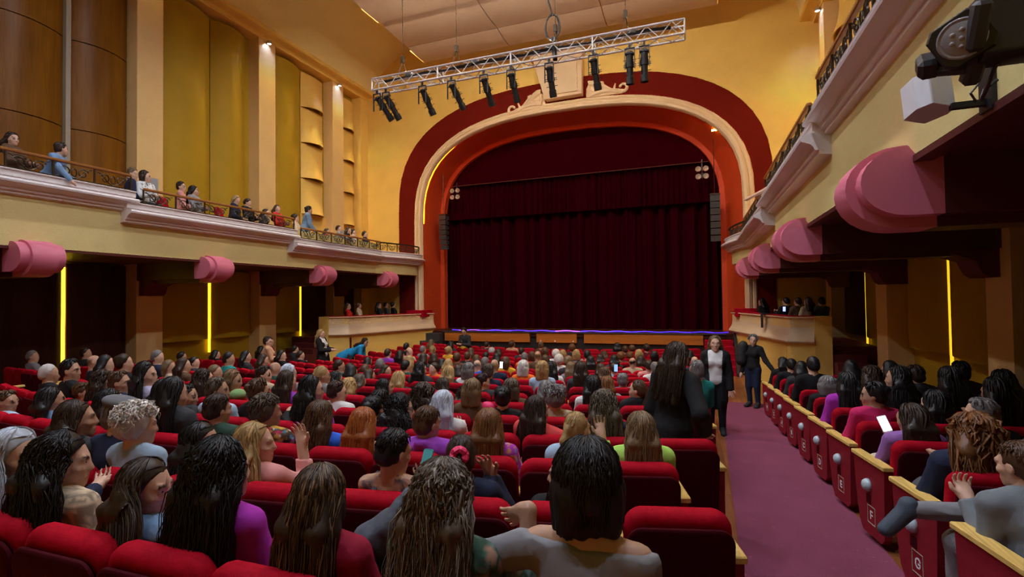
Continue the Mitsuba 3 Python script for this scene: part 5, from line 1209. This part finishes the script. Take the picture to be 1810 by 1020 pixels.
BAL = [(-11.35, 5.17, 0, -60, 'K', 'd', 'brown', dict(hy=-25), 'person with dark brown hair at the left end of the left balcony', {}), (-11.32, 5.62, 0, -55, 'S', 'd', 'denim', dict(hy=45, lean=24, arms=(((.05, .22, -.16), (.0, .46, -.30)), 'rest')), 'person in blue shirt leaning over the left balcony rail', dict(fem=0.)),
 (-11.4, 7.05, 1, -25, 'S', 'h', 'navy', dict(hy=-35, lean=8, hp=12), 'person with fair hair and navy top on the left balcony by the grey speaker', dict(dh=.12)), (-11.32, 7.45, 1, -85, 'B', 'd', 'white', dict(hy=35), 'person in black and white patterned blouse on the left balcony', dict(pattern='spots', dh=.1)),
 (-11.4, 8.2, 1, -35, 'S', 'd', 'pink', dict(hy=-30, lean=2), 'person in pink sweater on the left balcony', dict(dh=.05)), (-11.32, 8.56, 1, -70, 'L', 'k', 'grey', dict(hy=30), 'person with long dark hair beside the pink sweater on the balcony', {}), (-11.4, 9.62, 1, -60, 'B', 'y', 'navy', dict(hy=-10, hp=22, lean=10), 'blond person in navy looking down on the left balcony', {}), (-11.35, 10.1, 1, -70, 'S', 'd', 'black', dict(hy=10, hp=22), 'person with short dark hair in black beside the blond one', {}),
 (-11.45, 10.55, 1, -50, 'K', 'd', 'charcoal', dict(hy=-10, lean=18), 'person with dark hair low behind the balcony rail', dict(dh=-.2)), (-11.35, 11.15, 1, -80, 'L', 'b', 'red', dict(hy=-15), 'person with long brown hair and red top on the balcony', {}), (-11.42, 11.9, 2, -60, 'U', 'd', 'cream', dict(hy=20), 'person in cream cardigan next to the standing denim jacket', dict(dh=.12)),
 (-11.45, 13.05, 2, -50, 'K', 'd', 'crimson', dict(hy=-20, lean=16), 'person in crimson top low behind the rail', dict(dh=-.18)), (-11.35, 13.6, 2, -45, 'S', 'd', 'grey', dict(hy=-30, lean=8, arms=('fwd', 'point'), hp=4), 'person in grey with an arm pointing over the left balcony', {}), (-11.35, 14.1, 2, -45, 'K', 'd', 'black', dict(hy=-30, lean=8), 'person in black behind the pointing arm on the balcony', {}), (-11.35, 14.55, 2, -45, 'S', 'd', 'white', dict(hy=-20), 'person in white on the left balcony near the stage', {}), (-11.35, 15.2, 2, -45, 'S', 'd', 'navy', dict(hy=-25), 'person in navy nearest the stage on the left balcony', {})]
for x, y, i, thd, st, hc, top, sk, lab, kw in BAL: 
    dh = kw.pop('dh', 0); extra_person(x, y, thd, DK[i], st, hc, top, 1 if y < 9 else 0, sk, lab, scale=.92, dh=dh, skin='l', group='people on the left balcony', **kw)
extra_person(-11.38, 12.4, -40, DK[2], 'U', 'd', 'denim', 1, dict(pose='stand', lean=12, hy=-5, hp=14, arms=(((.05, .10, -.26), (-.02, .30, -.42)), 'down')), 'person standing in a denim jacket holding the left balcony rail', kind='coat', skin='l', scale=.98, group='people on the left balcony')
extra_person(2.08, 11.1, 65, DK[2]+.05, 'S', 'k', 'black', 1, dict(lean=34, hy=20, hp=10, arms=('lap', ((.05, .30, -.02), (.04, .62, .06)))), 'person leaning over the right balcony rail with an outstretched arm', sleeve='short', skin='l')
for x, y, thd, st, hc, top, sk, lab in [(-11.60, 14.55, -60, 'K', 'd', 'red', dict(hy=-10), 'person in red sitting in the left box'), (-11.60, 15.15, -60, 'S', 'b', 'cream', dict(hy=20), 'person in cream sitting in the left box'), (-11.50, 16.25, -45, 'K', 'k', 'black', dict(hy=-20), 'person in black in the left box, third from the pier'), (-11.50, 16.75, -45, 'S', 'k', 'charcoal', dict(hy=-20), 'person in charcoal in the left box, fourth from the pier'), (-11.55, 17.30, -45, 'U', 'k', 'black', dict(hy=10), 'person nearest the stage in the left box'),
 (2.12, 16.5, 40, 'K', 'k', 'black', dict(hy=20, lean=20), 'person in black leaning on the right box parapet'), (2.42, 15.3, 35, 'S', 'k', 'black', dict(hy=10, arms=('phone', 'phone'), hp=14), 'person with a glowing phone in the right box'), (2.62, 14.9, 30, 'S', 'd', 'brown', dict(hy=10), 'person in brown in the right box beside the phone'), (2.78, 14.5, 30, 'K', 'd', 'beige', dict(hy=10), 'person in beige in the right box'), (3.08, 14.5, 30, 'S', 'k', 'charcoal', dict(hy=10), 'person farthest right in the right box')]:
    extra_person(x, y, thd, -1.22, st, hc, top, 0, sk, lab, scale=.93, skin='m')
# ---------------------------------------------------------------- things people hold or put down
def thing_at(name, mesh, bs, label, cat_, parts=(), smooth=35):
    k = thing(name, label, cat_); part(k, 'body', mikit.ply(mesh, bs, smooth))
    for nm, m, b, em in parts:
        s = mikit.ply(m, b, smooth)
        if em: s['emitter'] = glow(.08, em)
        part(k, nm, s)
    return k
def phone(p, d, up, em, label, case='m_c_black', scale=1.0):
    """screen faces d"""
    d = A3(*d)/np.linalg.norm(d); u = A3(*up) - d*(A3(*up) @ d); u /= np.linalg.norm(u); x = np.cross(u, d); R = np.stack([x, u, d], 1)
    b = slab(.074, .150, .010, .012, .002, 4); b.vertices = (np.array(b.vertices)[:, [0, 2, 1]]*[1, 1, -1]*scale) @ R.T + p; b.fix_normals()
    s = box(-.033, .033, .008, .142, .0052, .0062); s.vertices = (np.array(s.vertices)*scale) @ R.T + p
    thing_at('phone', b, case, label, 'phone', [('screen', s, 'm_black', em)])
def held(key, side='R'):
    k, J, to = KEEP[key]; M = np.array(to.matrix); w = J['wr'+side]; d = w - J['el'+side]; d = d/np.linalg.norm(d); return M[:3, :3] @ (w + d*.09) + M[:3, 3]
def near_key(blk, k, x): return min((q for q in KEEP if q[0] == blk and q[1] == k), key=lambda q: abs(q[2]-x))
phone(held(near_key('M', 1, -1.53)) + A3(.02, .0, -.01), (-.15, -.9, .45), (0, .3, 1), (.03, .16, .17), 'phone in a teal case held by the tattooed person', 'm_c_teal')
phone(held(near_key('R', 2, 0)) + A3(-.0, .0, .02), (-.25, -.85, .5), (-.3, .3, 1), (2.2, 2.0, 2.6), 'bright phone held above the lavender sweater', 'm_c_white')
phone(A3(1.50, 4.28, -1.42), (-.5, -.8, .3), (-.3, .2, 1), (.6, .9, 2.2), 'small glowing phone in front of the reddish curly hair', scale=.7)
kx = near_key('M', 6, -3.0) if ('M', 6) else None
for key, em, lab in ((near_key('M', 9, -3.6), (1.6, 1.65, 1.75), 'white glowing phone held by the person in dark green'), (near_key('M', 9, -1.2), (.35, .6, 1.0), 'pale blue phone screen in the middle rows'),):
    px = held(key); phone(px + A3(.25, .12, .30), (.05, -.95, .2), (0, .2, 1), em, lab)
phone(A3(2.25, 15.05, -.42), (-.2, -.9, .3), (0, 0, 1), (.7, .8, 2.2), 'glowing phone in the right box')
def lump(P, res, amp, fr, seed, k=.05):
    def post(D, X, Y, Z): return D + amp*(meshkit.fbm(np.stack([X*fr, Y*fr*.5, Z*fr], -1) + seed, 3, seed) - .5)*2
    return M_(*sdf(P, res, k, post=post))
def at_seat(k, x, *v):
    px, py, th = mid_pos(k, x); R = Rz(math.degrees(th)); return A3(px, py, floor_z(py)) + R @ A3(*v)
q = lambda *v: at_seat(0, -1.08, *v)
thing_at('jacket', lump([('c', q(-.10, .30, .86), q(.04, .36, 1.0), .07, .045), ('c', q(-.20, .36, .76), q(-.02, .30, .90), .09, .07), ('c', q(.04, .36, .99), q(.10, .40, .80), .045, .08), ('c', q(-.22, .38, .60), q(.12, .40, .66), .11, .11)], .012, .028, 11, 4), 'm_c_slate', 'crumpled slate blue jacket heaped on the seat beside the crimson sweater', 'jacket', smooth=50)
q = lambda *v: at_seat(0, -.56, *v)
thing_at('handbag', lump([('e', q(-.12, .42, .78), None, (.075, .065, .10))], .012, .004, 8, 2), 'm_c_pink', 'hot pink handbag between the floral blouse and the grey T-shirt', 'bag', smooth=60)
a = side_pos('R', 2, 0); q = lambda *v: A3(a[0], a[1], floor_z(a[1])) + Rz(math.degrees(a[2])) @ A3(*v)
thing_at('handbag', lump([('c', q(-.16, .34, .60), q(.08, .36, .62), .075, .07), ('c', q(-.15, .33, .52), q(.06, .36, .53), .07, .07)], .012, .010, 9, 6), 'm_c_cream', 'cream handbag on the lap under the bright phone', 'bag', smooth=60)
a = side_pos('R', 0, 0); q2 = lambda *v: A3(a[0], a[1]+.9, floor_z(a[1]+.9)) + Rz(9) @ A3(*v)
thing_at('coat', lump([('c', q2(-.16, .30, .66), q2(.20, .34, .64), .07, .08), ('c', q2(-.18, .34, .58), q2(.2, .36, .54), .09, .09)], .013, .018, 9, 9), 'm_c_slate', 'dark blue coat folded over the seat behind the wooden armrest', 'coat', smooth=60)
q = lambda *v: at_seat(4, -1.95, *v)
b = lump([('e', q(0, .10, .80), None, (.11, .07, .10))], .016, .006, 8, 1); thing_at('backpack', b, 'm_c_blue', 'bright blue and pink bag on a seat in the middle rows', 'bag', [('flap', lump([('e', q(0, .10, .92), None, (.085, .06, .06))], .016, .004, 8, 1), 'm_c_pink', None)], smooth=60)
q = lambda *v: at_seat(4, -5.0, *v)
thing_at('beanie', lump([('e', q(0, .05, .92), None, (.10, .09, .07))], .016, .004, 8, 1), 'm_c_green', 'round green beanie resting on a seat back at left', 'hat', smooth=60)
q = lambda *v: A3(1.17, 12.1, floor_z(12.1)) + A3(*v)
thing_at('backpack', lump([('c', q(-.22, .05, 1.02), q(-.18, .05, 1.34), .12, .10)], .016, .012, 8, 3), 'm_c_black', 'black backpack held by the person standing at the right box', 'bag', smooth=60)
# dark trouser legs of people resting knees over the aisle
